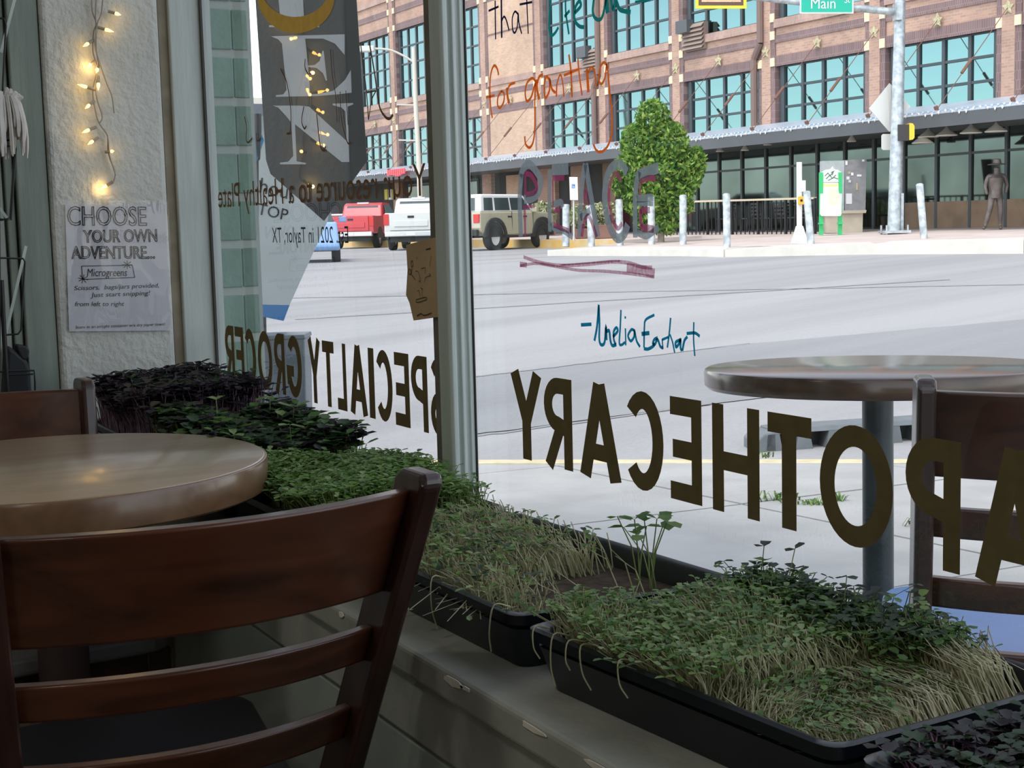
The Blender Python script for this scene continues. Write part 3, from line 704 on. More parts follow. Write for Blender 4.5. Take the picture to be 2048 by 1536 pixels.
# ================================================================== microgreen trays on the sill
M_tray = mat('tray_black_plastic', (.006, .010, .016), .30, spec=.55)
M_soil = mat('soil_brown', (.07, .05, .035), .95, var=.4, scale=60, bump=.6)
SILL = .6125; RIM = .672
def sprout_mesh(name, base, hgt, lean, stem_r, leaf, lw, mats, parent, curl=.3, flat=None):
    """base (n,3), hgt (n,), lean (n,2): one mesh of stems (3-sided, bent) and leaf pairs"""
    n = len(base); top = base.copy(); top[:, :2] += lean; top[:, 2] += hgt
    mid = (base + top) / 2; mid[:, :2] -= lean * curl * .6; mid[:, 2] += np.linalg.norm(lean, axis=1) * .2
    V = []; 
    ang = rng.uniform(0, 6.28, n)
    for P, k in ((base, 1.0), (mid, .9), (top, .7)):
        for j in range(3):
            a = ang + j * 2.094; V.append(P + np.stack([np.cos(a), np.sin(a), np.zeros(n)], 1) * (stem_r * k)[:, None])
    V = np.stack(V, 1)                                        # n,9,3
    F = np.array([[0, 1, 4, 3], [1, 2, 5, 4], [2, 0, 3, 5], [3, 4, 7, 6], [4, 5, 8, 7], [5, 3, 6, 8]])
    has = leaf > 0; idx = np.where(has)[0]; m = len(idx)
    T = top[idx]; L = leaf[idx][:, None]; W = (leaf * lw)[idx][:, None]; a0 = rng.uniform(0, 6.28, m)
    LV = []
    for side in (0, math.pi):
        a = a0 + side + rng.normal(0, .3, m); el = rng.uniform(-.25, .55, m)
        d = np.stack([np.cos(a) * np.cos(el), np.sin(a) * np.cos(el), np.sin(el)], 1); s = np.stack([-np.sin(a), np.cos(a), np.zeros(m)], 1); up = np.cross(d, s); up *= np.sign(up[:, 2:3] + 1e-9)
        LV += [T, T + d * L * .30 + s * W * .42 + up * L * .06, T + d * L * .78 + s * W * .5, T + d * L * 1.0 - up * L * .12, T + d * L * .78 - s * W * .5, T + d * L * .30 - s * W * .42 + up * L * .06, T + d * L * .55 - up * L * .07]
    LV = np.stack(LV, 1) if m else np.zeros((0, 14, 3))
    LF = np.array([[0, 1, 6], [1, 2, 6], [2, 3, 6], [3, 4, 6], [4, 5, 6], [5, 0, 6]]); LF = np.concatenate([LF, LF + 7])
    off = origin_of(parent)
    verts = np.concatenate([V.reshape(-1, 3), LV.reshape(-1, 3)]) - off
    sf = (F[None] + (np.arange(n) * 9)[:, None, None]).reshape(-1, 4); lf = (LF[None] + (np.arange(m) * 14 + n * 9)[:, None, None]).reshape(-1, 3)
    me = bpy.data.meshes.new(name)
    me.vertices.add(len(verts)); me.vertices.foreach_set('co', verts.ravel())
    nl = sf.size + lf.size; me.loops.add(nl); me.loops.foreach_set('vertex_index', np.concatenate([sf.ravel(), lf.ravel()]).astype(np.int32))
    npoly = len(sf) + len(lf); me.polygons.add(npoly)
    me.polygons.foreach_set('loop_start', np.concatenate([np.arange(len(sf)) * 4, sf.size + np.arange(len(lf)) * 3]).astype(np.int32))
    k = len(mats) - 1
    per = np.repeat(rng.integers(1, k + 1, m), 12) if k > 0 else np.zeros(len(lf), int)
    me.polygons.foreach_set('material_index', np.concatenate([np.zeros(len(sf)), per]).astype(np.int32))
    for x in mats: me.materials.append(x)
    me.update(calc_edges=True); me.validate()
    me.polygons.foreach_set('use_smooth', [True] * npoly)
    o = bpy.data.objects.new(name, me); C.objects.link(o); o.parent = parent; ORG[o.name] = off; o['kind'] = 'stuff'
    return o

def make_tray(q, label):
    """q: front-left, front-right, back-right, back-left rim corners (x, y)"""
    q = [np.array(p, float) for p in q]; c = sum(q) / 4
    t = thing('seedling_tray', label, 'seed tray', (c[0], c[1], SILL), 'seedling trays along the window sill')
    def rr(scale_in, rad, z):
        """rounded outline inset by scale_in metres"""
        pts = []
        for i in range(4):
            p, a, b = q[i], q[i - 1], q[(i + 1) % 4]; da = (a - p) / np.linalg.norm(a - p); db = (b - p) / np.linalg.norm(b - p)
            o = p + da * scale_in + db * scale_in
            for k in range(5):
                w = k / 4; pts.append(o + da * rad * (1 - w) ** 2 + db * rad * w ** 2)
        return [(p[0], p[1], z) for p in pts]
    rings = [rr(.0, .02, RIM - .010), rr(.0, .02, RIM), rr(.004, .02, RIM + .002), rr(.010, .018, RIM), rr(.013, .018, RIM - .004), rr(.022, .016, SILL + .006), ]
    n = 20; b = MB(); b.add([p for r in rings for p in r], [(i * n + k, i * n + (k + 1) % n, (i + 1) * n + (k + 1) % n, (i + 1) * n + k) for i in range(len(rings) - 1) for k in range(n)] + [tuple(range((len(rings) - 1) * n, len(rings) * n))])
    orr = [rr(.0, .02, RIM - .010), rr(.008, .02, RIM - .0105), rr(.0095, .02, RIM - .016), rr(.006, .02, RIM - .0165), rr(.018, .016, SILL)]
    b.add([p for r in orr for p in r], [((i + 1) * n + k, (i + 1) * n + (k + 1) % n, i * n + (k + 1) % n, i * n + k) for i in range(len(orr) - 1) for k in range(n)] + [tuple(range((len(orr) - 1) * n, len(orr) * n))[::-1]])
    b.build('tray', M_tray, t, smooth=True)
    MB().prism(rr(.019, .015, RIM - .030), (0, 0, .006)).build('soil', M_soil, t)
    return t, q
def uv(q, u, v):
    a = q[0][None] * (1 - u)[:, None] + q[1][None] * u[:, None]; b = q[3][None] * (1 - u)[:, None] + q[2][None] * u[:, None]
    return a * (1 - v)[:, None] + b * v[:, None]
def grow(t, q, n, name, hfun, lean, stem_r, leaf, lw, mats, mask=None, seedz=RIM - .026, leaf_p=1.0, curl=.3, u0=.05, u1=.95, v0=.08, v1=.92, lean_sd=.01):
    u = rng.uniform(u0, u1, n); v = rng.uniform(v0, v1, n)
    if mask is not None:
        k = rng.uniform(0, 1, n) < mask(u, v); u, v = u[k], v[k]
    p = uv(q, u, v); base = np.concatenate([p, np.full((len(p), 1), seedz)], 1)
    h = hfun(u, v) * rng.uniform(.8, 1.12, len(u))
    ln = (lean(u, v) if callable(lean) else np.tile(lean, (len(u), 1))) + rng.normal(0, lean_sd, (len(u), 2))
    lf = rng.uniform(leaf[0], leaf[1], len(u)); lf[rng.uniform(0, 1, len(u)) > (leaf_p(u) if callable(leaf_p) else leaf_p)] = 0
    return sprout_mesh(name, base, h, ln, np.full(len(u), stem_r), lf, lw, mats, t, curl)

def leafm(name, c, c2): return leaf_mat(name, c, c2)
G1 = leafm('leaf_bright', (.26, .44, .10), (.16, .32, .07)); G2 = leafm('leaf_mid', (.16, .32, .08), (.10, .22, .055)); G3 = leafm('leaf_pale', (.42, .56, .26), (.28, .42, .15))
D1 = leafm('leaf_dark_green', (.055, .11, .045), (.035, .075, .035)); D2 = leafm('leaf_purple', (.045, .030, .045), (.025, .02, .03)); D3 = leafm('leaf_purple_green', (.055, .06, .045), (.03, .03, .03)); D4 = leafm('leaf_mauve', (.12, .085, .11), (.05, .04, .05))
S_pale = leaf_mat('stem_pale', (.84, .80, .60), (.62, .63, .38), .4, 30, .03); S_green = leaf_mat('stem_green', (.40, .50, .20), (.30, .40, .16), .4, 30, .03); S_purple = mat('stem_lilac', (.28, .18, .24), .6, col2=(.16, .10, .14), scale=30); S_mag = mat('stem_magenta', (.48, .22, .42), .5)
yf0, yb0 = .655, .930
def rect(x0, x1, a=yf0, b=yb0, tw=0.0): return [(x0, a), (x1, a + tw), (x1 - tw * .2, b + tw), (x0 - tw * .2, b)]

t1, q1 = make_tray(rect(-3.06, -2.60, .650, .925), 'tray of tall dark purple seedlings against the white pier')
grow(t1, q1, 4200, 'seedlings', lambda u, v: .096 + .012 * np.sin(u * 9) + .012 * v, (0, -.004), .0011, (.012, .022), .75, [S_purple, D2, D2, D3, D2, D4], lean_sd=.014)
grow(t1, q1, 260, 'tall_seedlings', lambda u, v: .112 + .010 * v, (0, 0), .0011, (.016, .026), .6, [S_purple, D2, D3, D1], lean_sd=.012)
t2, q2 = make_tray(rect(-2.585, -2.14, .650, .925), 'tray of broad-leaved dark green and purple seedlings between the tall purple and bright green ones')
grow(t2, q2, 2600, 'seedlings', lambda u, v: .064 + .018 * (1 - u) + .012 * np.sin(v * 8), (0, 0), .0012, (.015, .027), .85, [S_green, D1, D3, D1, G2, D2], lean_sd=.012)
grow(t2, q2, 6, 'tall_seedlings', lambda u, v: .115 + 0 * u, (0, 0), .0013, (.024, .034), .5, [G3, G3], lean_sd=.006)
t3, q3 = make_tray(rect(-2.125, -1.695, .652, .925), 'tray densely covered in small bright green seedlings beside the window mullion')
grow(t3, q3, 5200, 'seedlings', lambda u, v: .062 + .008 * np.sin(u * 7 + v * 5), (-.006, -.010), .0009, (.007, .012), .75, [S_green, G1, G2, G1, G3], lean_sd=.010)
t4, q4 = make_tray([(-1.672, .655), (-1.212, .662), (-1.205, .940), (-1.672, .918)], 'half-harvested tray with sparse leaning pale stems and bare soil at one end')
def m4(u, v): return np.where((u > .60) & (v > .30), .03, 1.0) * np.where(u > .78, .3, 1) * (.55 + .45 * (v < .8)) * np.where((v > .82) & (u > .3), .25, 1)
grow(t4, q4, 2300, 'seedlings', lambda u, v: .036 + .012 * (1 - u), lambda u, v: np.stack([-.012 + .02 * np.sin(v * 7), -.012 - .0 * u], 1), .0010, (.006, .012), .7, [S_pale, G2, G1, G3, D1], mask=m4, leaf_p=.34, lean_sd=.018)
grow(t4, q4, 900, 'flattened_stems', lambda u, v: .014 + 0 * u, lambda u, v: np.stack([.02 + .03 * np.sin(u * 12), -.03 + 0 * u], 1), .0010, (.007, .011), .7, [S_pale, G3, G2], mask=lambda u, v: m4(u, v) * (v < .6), leaf_p=.15, lean_sd=.025)
grow(t4, q4, 9, 'tall_seedlings', lambda u, v: .080 + 0 * u, (.004, .004), .0011, (.018, .024), .7, [S_green, G1, G2], u0=.72, u1=.80, v0=.80, v1=.9, lean_sd=.014)
t5, q5 = make_tray([(-1.180, .654), (-.770, .684), (-.776, .962), (-1.190, .934)], 'tray of tangled pale-stemmed seedlings with a flattened patch, deepest green along the glass')
def l5(u, v): return np.stack([np.where(u > .62, -.055 * (u - .5) - .03 * (v > .5), -.004 + .01 * np.sin(v * 9)), np.where(u > .62, .02 * np.cos(u * 9), -.012 + 0 * u)], 1)
def h5(u, v): return np.where(u < .62, .050 - .008 * u, np.where(v > .75, .042, .024 - .012 * (u - .6))) + .006 * np.sin(u * 11 + v * 7)
grow(t5, q5, 5200, 'seedlings', h5, l5, .00085, (.006, .010), .7, [S_pale, G1, G2, G3, G2], leaf_p=lambda u: np.where(u < .6, .5, .22), mask=lambda u, v: np.where((u > .9) | ((u > .62) & (v < .08)), .3, 1) * np.where((u < .13) & (v > .42), .05, 1), lean_sd=.012, v0=.06)
grow(t5, q5, 900, 'dark_seedlings', lambda u, v: .054 - .012 * u, (-.006, .002), .0009, (.006, .011), .8, [S_green, D1, D1, G2], v0=.74, v1=.94, u0=.12, u1=.75, lean_sd=.014)
grow(t5, q5, 16, 'tall_seedlings', lambda u, v: .074 - .01 * u, (0, .004), .0008, (.009, .015), .8, [S_green, D1, D3, G1], v0=.85, v1=.95, u0=.02, u1=.75, lean_sd=.01)
t6, q6 = make_tray([(-.752, .686), (-.31, .70), (-.316, .975), (-.758, .962)], 'tray of magenta-stemmed seedlings with dark leaves next to the flattened tray')
grow(t6, q6, 3000, 'seedlings', lambda u, v: .030 + .006 * np.sin(u * 20), (-.006, 0), .0011, (.008, .014), .85, [S_mag, D1, D2, D3, D1], lean_sd=.012)
# stems hanging over the front rims
for q, t, us in ((q5, t5, (.06, .14, .2, .24, .38)), (q4, t4, (.62, .93))):
    for u in us:
        p = q[0] * (1 - u) + q[1] * u; L = random.uniform(.02, .05); s = random.uniform(-.01, .012)
        MB().tube(spline([(p[0], p[1] + .014, RIM + .002), (p[0] + s * .3, p[1] - .004, RIM + .006), (p[0] + s, p[1] - .008, RIM - L * .5), (p[0] + s * 1.8, p[1] - .004, RIM - L)], 4), .0009, 4).build('drooping_stem', S_pale, t)

# ================================================================== writing on the glass
def ink(name, col, back=.5, rough=.6):
    m = bpy.data.materials.new(name); m.use_nodes = True; nt = m.node_tree; nt.nodes.clear()
    out = _n(nt, 'ShaderNodeOutputMaterial'); d = _n(nt, 'ShaderNodeBsdfDiffuse'); t = _n(nt, 'ShaderNodeBsdfTranslucent'); mx = _n(nt, 'ShaderNodeMixShader'); mx.inputs[0].default_value = back
    for b in (d, t):
        tc = _n(nt, 'ShaderNodeTexCoord'); nz = _n(nt, 'ShaderNodeTexNoise'); nz.inputs['Scale'].default_value = 45; nz.inputs['Detail'].default_value = 4
        rp = _n(nt, 'ShaderNodeValToRGB'); rp.color_ramp.elements[0].color = (*[c * .72 for c in col], 1); rp.color_ramp.elements[1].color = (*[min(1, c * 1.2) for c in col], 1)
        nt.links.new(tc.outputs['Object'], nz.inputs['Vector']); nt.links.new(nz.outputs['Fac'], rp.inputs[0]); nt.links.new(rp.outputs[0], b.inputs[0])
    nt.links.new(d.outputs[0], mx.inputs[1]); nt.links.new(t.outputs[0], mx.inputs[2]); nt.links.new(mx.outputs[0], out.inputs[0]); MATS[name] = m; return m
NI = (0, -1, 0)                                # towards the room
LY = GY - .0016
M_gold = ink('paint_bronze', (.19, .148, .075), .0)
M_brownp = ink('paint_brown', (.11, .06, .03), .4)
M_goldr = ink('paint_gold', (.40, .24, .05), .45)
def glyph(ch, w, h):
    """centre lines of a block letter, stroke thickness 1, in a w x h box"""
    a = .5; r = w - .5; t = h - .5; m = w / 2
    def arc(cx, cy, rx, ry, d0, d1, n=14): return [(cx + rx * math.cos(math.radians(d0 + (d1 - d0) * k / n)), cy + ry * math.sin(math.radians(d0 + (d1 - d0) * k / n))) for k in range(n + 1)]
    if ch == 'A': return [[(a, 0), (m, h)], [(m, h), (r, 0)], [(w * .24, h * .28), (w * .76, h * .28)]]
    if ch == 'P': return [[(a, 0), (a, h)], [(a, t), (w * .5, t)] + arc(w * .5, h * .70, r - w * .5, t - h * .70, 90, -90) + [(a, h * .40 + .2)]]
    if ch == 'R': return glyph('P', w, h) + [[(w * .45, h * .42), (r, 0)]]
    if ch == 'O': return [arc(m, h / 2, m - a, h / 2 - a, 90, 474, 40)]
    if ch == 'C': return [arc(m + .1, h / 2, m - a + .1, h / 2 - a, 42, 318, 24)]
    if ch == 'G': return [arc(m + .1, h / 2, m - a + .1, h / 2 - a, 42, 330, 24), [(w * .55, h * .42), (r + .2, h * .42), (r + .1, h * .2)]]
    if ch == 'S': return [arc(m, h * .72, m - a, h * .28 - a, 30, 270, 16) + arc(m, h * .28, m - a, h * .28 - a, 90, -150, 16)[1:]]
    if ch == 'T': return [[(0, t), (w, t)], [(m, 0), (m, h)]]
    if ch == 'H': return [[(a, 0), (a, h)], [(r, 0), (r, h)], [(a, h * .48), (r, h * .48)]]
    if ch == 'E': return [[(a, 0), (a, h)], [(a, t), (w, t)], [(a, h * .5), (w * .92, h * .5)], [(a, a), (w, a)]]
    if ch == 'L': return [[(a, 0), (a, h)], [(a, a), (w, a)]]
    if ch == 'I': return [[(m, 0), (m, h)]]
    if ch == 'Y': return [[(a, h), (m, h * .45)], [(r, h), (m, h * .45)], [(m, h * .5), (m, 0)]]
    return []
def block_word(word, spans, win, unit=.036):
    """spans: (left, right) pixel columns of each mirrored letter"""
    for ch, (l, r) in zip(word, spans):
        def xz(px, f):
            yt = 651 + .16 * (px - 460); yb = 807 + .268 * (px - 633); return on_y(px, yt + (yb - yt) * f, LY)
        xl, xr = xz(l, .5)[0], xz(r, .5)[0]; cpx = (l + r) / 2; zt, zb = xz(cpx, 0)[2], xz(cpx, 1)[2]
        zt, zb = .8515 * .3 + zt * .7, .7285 * .3 + zb * .7
        w = dict(A=3.7, P=3.3, R=3.3, O=4.7, C=3.6, G=3.6, S=3.6, T=3.0, H=4.0, E=3.1, L=2.8, Y=3.6, I=1.0)[ch]; h = 5.7
        mb = MB()
        if ch == 'O':                            # one closed ring
            n = 40; T_ = [2 * math.pi * i / n for i in range(n)]
            ring2 = [(w / 2 + q * math.cos(t), h / 2 + e * math.sin(t)) for q, e in ((w / 2, h / 2), (w / 2 - 1, h / 2 - 1)) for t in T_]
            mb.add([(xr - u / w * (xr - xl), LY, zb + v / h * (zt - zb)) for u, v in ring2], [(i, (i + 1) % n, n + (i + 1) % n, n + i) for i in range(n)])
        for k, line in enumerate(glyph(ch, w, h) if ch != 'O' else []):
            line = [line[0]] + [b for a, b in zip(line[:-1], line[1:]) if math.hypot(a[0] - b[0], a[1] - b[1]) > .02]
            pts = [(xr - u / w * (xr - xl), LY - k * .00012, zb + v / h * (zt - zb)) for u, v in line]
            # stroke width measured in the letter's own units, so do the offset in unit space
            U = [np.array([u, 0, v]) for u, v in line]; tmp = MB(); ribbon(tmp, U, 1.0, (0, -1, 0), 0.0)
            n = len(line); vs = [(xr - p[0] / w * (xr - xl), LY - k * .00012, zb + p[2] / h * (zt - zb)) for p in tmp.v[:2 * n]]
            mb.add(vs, [(i, i + 1, n + i + 1, n + i) for i in range(n - 1)])
        mb.build('painted_letter', M_gold, win)
block_word('YRACEHTOPA', [(1022.7, 1085), (1088.7, 1144.6), (1158.6, 1242), (1250, 1327), (1341, 1403.6), (1425, 1519), (1535.5, 1623), (1639.5, 1786), (1811, 1921), (1951, 2112)], win2)
block_word('YTLAICEPS', [(617.4, 642), (646, 669), (674, 692.7), (699, 734), (737.6, 749), (752, 785), (790, 819), (823, 855.5), (861, 893)], win1)
block_word('RECORG', [(451, 469), (471.5, 488), (490, 512), (516, 544.5), (549, 570), (575, 603.5)], win1)

def marker(strokes, o, sc, m, win, name, yoff=0.0, smooth=6):
    """strokes: (points in a zoomed crop, width in the crop's pixels); o, sc place the crop in the picture"""
    mb = MB(); k = 0
    for pts, w in strokes:
        P = [on_y(o[0] + x / sc, o[1] + y / sc, LY - yoff) for x, y in pts]
        P = spline(P, smooth) if len(P) > 2 else P
        c = pts[len(pts) // 2]; a = on_y(o[0] + c[0] / sc, o[1] + c[1] / sc, LY); b = on_y(o[0] + c[0] / sc, o[1] + (c[1] + w) / sc, LY)
        ww = abs(b[2] - a[2]) * 1.55
        for q in P: q[1] -= k * .00006
        n = len(P); tmp = MB(); ribbon(tmp, P, ww, NI, 0.0); mb.add(tmp.v[:2 * n], [(i, i + 1, n + i + 1, n + i) for i in range(n - 1)]); k += 1
    return mb.build(name, m, win)
Z8 = ((960, 0), 4.956); Z7 = ((1150, 600), 7.585); Z6 = ((1020, 310), 5.906); Z5 = ((470, 60), 5.688)
marker([([(150, 5), (152, 200), (155, 390)], 17), ([(85, 108), (185, 65)], 15), ([(212, -10), (214, 180), (216, 375)], 22), ([(216, 210), (238, 165), (262, 200), (290, 305)], 15),
        ([(378, 140), (348, 115), (322, 180), (325, 290), (345, 325), (370, 270), (380, 140), (388, 230), (415, 335)], 15), ([(465, -10), (472, 160), (480, 335)], 15), ([(395, 45), (520, 20)], 15)],
       *Z8, ink('marker_navy', (.015, .02, .06), .5), win2, 'marker_word_that')
marker([([(702, -20), (686, 200), (690, 310), (710, 352), (745, 325), (778, 270)], 22), ([(810, 80), (815, 285)], 14), ([(848, -20), (852, 130), (882, 340)], 20), ([(838, 165), (890, 105)], 22),
        ([(940, 130), (1000, 60), (985, 12), (948, 70), (935, 150), (950, 220), (990, 262), (1035, 270)], 26), ([(1132, -20), (1120, 110), (1140, 175), (1185, 197), (1220, 150), (1252, -10)], 26),
        ([(1255, -10), (1268, 130)], 45), ([(1300, -10), (1322, 90), (1350, 10), (1385, 90), (1440, 112), (1497, 120)], 30), ([(1540, 20), (1690, 0)], 18)],
       *Z8, ink('marker_teal', (.015, .22, .20), .6), win2, 'marker_words_teal')
marker([([(185, 745), (170, 680), (140, 650), (110, 720), (98, 850), (105, 1050), (122, 1170)], 18), ([(60, 967), (145, 945)], 15), ([(215, 900), (180, 960), (175, 1040), (200, 1070), (235, 1010), (240, 930), (212, 900)], 17),
        ([(265, 870), (275, 960), (290, 1028)], 26), ([(275, 890), (300, 840), (350, 818)], 18), ([(555, 810), (520, 775), (470, 820), (450, 910), (465, 1000), (510, 960), (550, 830), (545, 1000), (546, 1250), (530, 1400), (495, 1462), (455, 1430), (445, 1350)], 19),
        ([(560, 790), (570, 900), (590, 985)], 28), ([(570, 830), (590, 760), (628, 740)], 20), ([(690, 790), (660, 760), (640, 850), (650, 970), (690, 900), (695, 790), (715, 880), (752, 920)], 20),
        ([(765, 830), (760, 960)], 18), ([(765, 830), (800, 740), (825, 830), (836, 960)], 15), ([(885, 540), (905, 700), (917, 965)], 20), ([(835, 748), (975, 688)], 18), ([(975, 570), (985, 700), (1016, 945)], 17),
        ([(1065, 680), (1080, 915)], 30), ([(1075, 720), (1105, 670), (1140, 700), (1156, 870)], 17), ([(1265, 640), (1230, 620), (1195, 680), (1185, 790), (1210, 832), (1245, 770), (1265, 650), (1290, 900), (1316, 1150), (1310, 1330), (1270, 1450), (1210, 1505), (1160, 1490), (1130, 1430)], 19)],
       *Z8, ink('marker_orange', (.95, .16, .02), .6), win2, 'marker_words_orange')
marker([([(90, 378), (250, 368)], 36), ([(362, 70), (335, 400), (295, 620)], 36), ([(362, 90), (372, 350), (370, 600), (400, 680), (450, 640), (470, 410), (482, 610)], 34), ([(480, 480), (520, 470), (540, 620), (570, 690), (630, 675)], 36),
        ([(580, 560), (650, 470), (630, 420), (590, 480), (592, 600), (622, 680)], 32), ([(700, 150), (690, 400), (676, 650), (710, 680), (762, 640)], 28), ([(768, 430), (774, 690)], 24), ([(755, 262), (778, 268)], 24),
        ([(905, 462), (860, 450), (810, 540), (850, 622), (900, 560), (908, 470), (940, 620), (992, 712)], 30), ([(1210, 225), (1080, 300), (1058, 420), (1052, 720)], 28), ([(1015, 515), (1135, 500)], 42), ([(1050, 738), (1120, 742), (1202, 690), (1190, 650)], 34),
        ([(1262, 570), (1210, 600), (1190, 660), (1220, 670), (1260, 600), (1300, 700), (1342, 730)], 32), ([(1330, 590), (1342, 745)], 22), ([(1330, 602), (1430, 560)], 26), ([(1460, 270), (1440, 500), (1410, 722)], 26), ([(1450, 520), (1490, 640), (1522, 800)], 24),
        ([(1612, 600), (1540, 640), (1545, 712), (1590, 660), (1612, 600), (1612, 720), (1632, 775)], 32), ([(1640, 772), (1670, 620), (1717, 555)], 32), ([(1705, 508), (1830, 500), (1905, 550)], 32), ([(1815, 335), (1812, 600), (1830, 850)], 24)],
       *Z7, ink('marker_blue_teal', (.01, .22, .36), .6), win2, 'marker_signature')
def marker_alpha(name, col, a):
    m = bpy.data.materials.new(name); m.use_nodes = True; nt = m.node_tree; nt.nodes.clear()
    out = _n(nt, 'ShaderNodeOutputMaterial'); mx = _n(nt, 'ShaderNodeMixShader'); t = _n(nt, 'ShaderNodeBsdfTransparent'); d = _n(nt, 'ShaderNodeBsdfDiffuse'); d.inputs[0].default_value = (*col, 1)
    tl = _n(nt, 'ShaderNodeBsdfTranslucent'); tl.inputs[0].default_value = (*col, 1); ms = _n(nt, 'ShaderNodeMixShader'); ms.inputs[0].default_value = .6
    nt.links.new(d.outputs[0], ms.inputs[1]); nt.links.new(tl.outputs[0], ms.inputs[2])
    tc = _n(nt, 'ShaderNodeTexCoord'); mp = _n(nt, 'ShaderNodeMapping'); mp.inputs['Scale'].default_value = (60, 60, 30); nz = _n(nt, 'ShaderNodeTexNoise'); nz.inputs['Scale'].default_value = 4; nz.inputs['Detail'].default_value = 4
    mr = _n(nt, 'ShaderNodeMapRange'); mr.inputs[1].default_value = .3; mr.inputs[2].default_value = .7; mr.inputs[3].default_value = a - .12; mr.inputs[4].default_value = min(1, a + .12)
    nt.links.new(tc.outputs['Object'], mp.inputs[0]); nt.links.new(mp.outputs[0], nz.inputs['Vector']); nt.links.new(nz.outputs['Fac'], mr.inputs[0]); nt.links.new(mr.outputs[0], mx.inputs[0])
    nt.links.new(t.outputs[0], mx.inputs[1]); nt.links.new(ms.outputs[0], mx.inputs[2]); nt.links.new(mx.outputs[0], out.inputs[0]); return m
M_mgrey = marker_alpha('marker_grey', (.27, .31, .33), .86); M_mpur = marker_alpha('marker_plum', (.40, .06, .17), .74); M_mmar = marker_alpha('marker_maroon', (.42, .07, .17), .66)
PE = dict(P=[([(135, 220), (115, 500), (128, 965)], 55), ([(120, 255), (165, 150), (230, 112), (300, 180), (365, 300), (340, 440), (260, 510), (165, 525)], 58)],
          E=[([(470, 170), (465, 500), (472, 905)], 45), ([(495, 185), (690, 160)], 75), ([(510, 585), (600, 560), (622, 620)], 46), ([(490, 800), (520, 870), (640, 905), (740, 972)], 36)],
          A=[([(890, 105), (845, 400), (820, 965)], 55), ([(895, 105), (950, 450), (1042, 965)], 55), ([(830, 742), (950, 650)], 46)],
          C=[([(1380, 210), (1310, 115), (1220, 130), (1150, 250), (1118, 480), (1140, 700), (1190, 880), (1270, 985), (1350, 935), (1390, 820)], 62)],
          F=[([(1525, 195), (1490, 350), (1478, 600), (1480, 975)], 52), ([(1515, 235), (1755, 150)], 72), ([(1500, 520), (1690, 500)], 50), ([(1500, 570), (1690, 578)], 30), ([(1510, 920), (1620, 955), (1760, 850)], 44)])
PU = dict(P=[([(178, 210), (180, 470)], 28), ([(180, 215), (255, 245), (315, 370), (285, 445), (185, 470)], 42), ([(172, 600), (182, 955)], 34), ([(180, 612), (295, 605)], 26)],
          E=[([(500, 272), (640, 268)], 42), ([(505, 300), (508, 640)], 18), ([(515, 662), (592, 650)], 36), ([(515, 828), (600, 860), (700, 900)], 40)],
          A=[([(888, 420), (870, 640)], 20), ([(892, 400), (932, 600)], 22), ([(850, 965), (875, 800), (935, 725), (1025, 968)], 38)],
          C=[([(1312, 300), (1250, 215), (1190, 320), (1168, 500), (1200, 720), (1270, 865), (1325, 805)], 38)],
          F=[([(1540, 312), (1640, 272), (1722, 280)], 46), ([(1530, 330), (1540, 470)], 28), ([(1535, 655), (1655, 650)], 50), ([(1540, 640), (1552, 850)], 40), ([(1545, 850), (1705, 880)], 58)])
for k in 'PEACF':
    o = marker([(p_, w_ * 1.2) for p_, w_ in PE[k]], *Z6, M_mgrey, win2, 'marker_letter_peace'); marker(PU[k], *Z6, M_mpur, o, 'marker_fill', .0006)
marker([([(160, 1205), (350, 1268), (600, 1305), (900, 1292), (1200, 1262), (1400, 1275), (1550, 1320), (1680, 1330)], 30), ([(118, 1310), (300, 1282), (500, 1310), (800, 1360), (1100, 1372), (1400, 1400), (1700, 1440)], 24),
        ([(1380, 1330), (1560, 1360), (1710, 1400)], 74), ([(118, 1290), (200, 1300)], 40), ([(600, 1300), (1000, 1270), (1300, 1250)], 14)], *Z6, M_mmar, win2, 'marker_underline')
M_swash = M_brownp
marker([([(1428, 148), (1458, 400), (1495, 700), (1520, 1022)], 18), ([(1520, 1020), (1555, 800), (1605, 690)], 14), ([(1500, 712), (1605, 690)], 12), ([(1530, 148), (1590, 500), (1640, 850), (1700, 975), (1755, 1010), (1800, 965)], 22),
        ([(520, 440), (590, 600), (635, 900), (630, 1150), (590, 1180)], 16), ([(785, 870), (760, 1030), (790, 1120), (815, 1090)], 16), ([(930, 950), (970, 1300), (1012, 1372), (1035, 1320)], 18), ([(800, 330), (800, 430), (840, 510)], 16),
        ([(110, 985), (135, 1100), (130, 1230), (150, 1280), (200, 1230)], 14), ([(245, 1170), (255, 1260), (300, 1230)], 12), ([(1090, 220), (1110, 500), (1150, 760), (1165, 1050)], 12), ([(1200, 700), (1215, 1000), (1280, 1270), (1320, 1280)], 14), ([(1265, 690), (1290, 1080)], 12)],
       *Z5, M_swash, win1, 'painted_script')
ring = []
for k in range(37):
    t = 2 * math.pi * k / 36; ring.append((591 + 73 * math.cos(t), -18 + 68 * math.sin(t)))
marker([(ring, 20)], (0, 0), 1, M_goldr, win1, 'painted_ring', smooth=2)

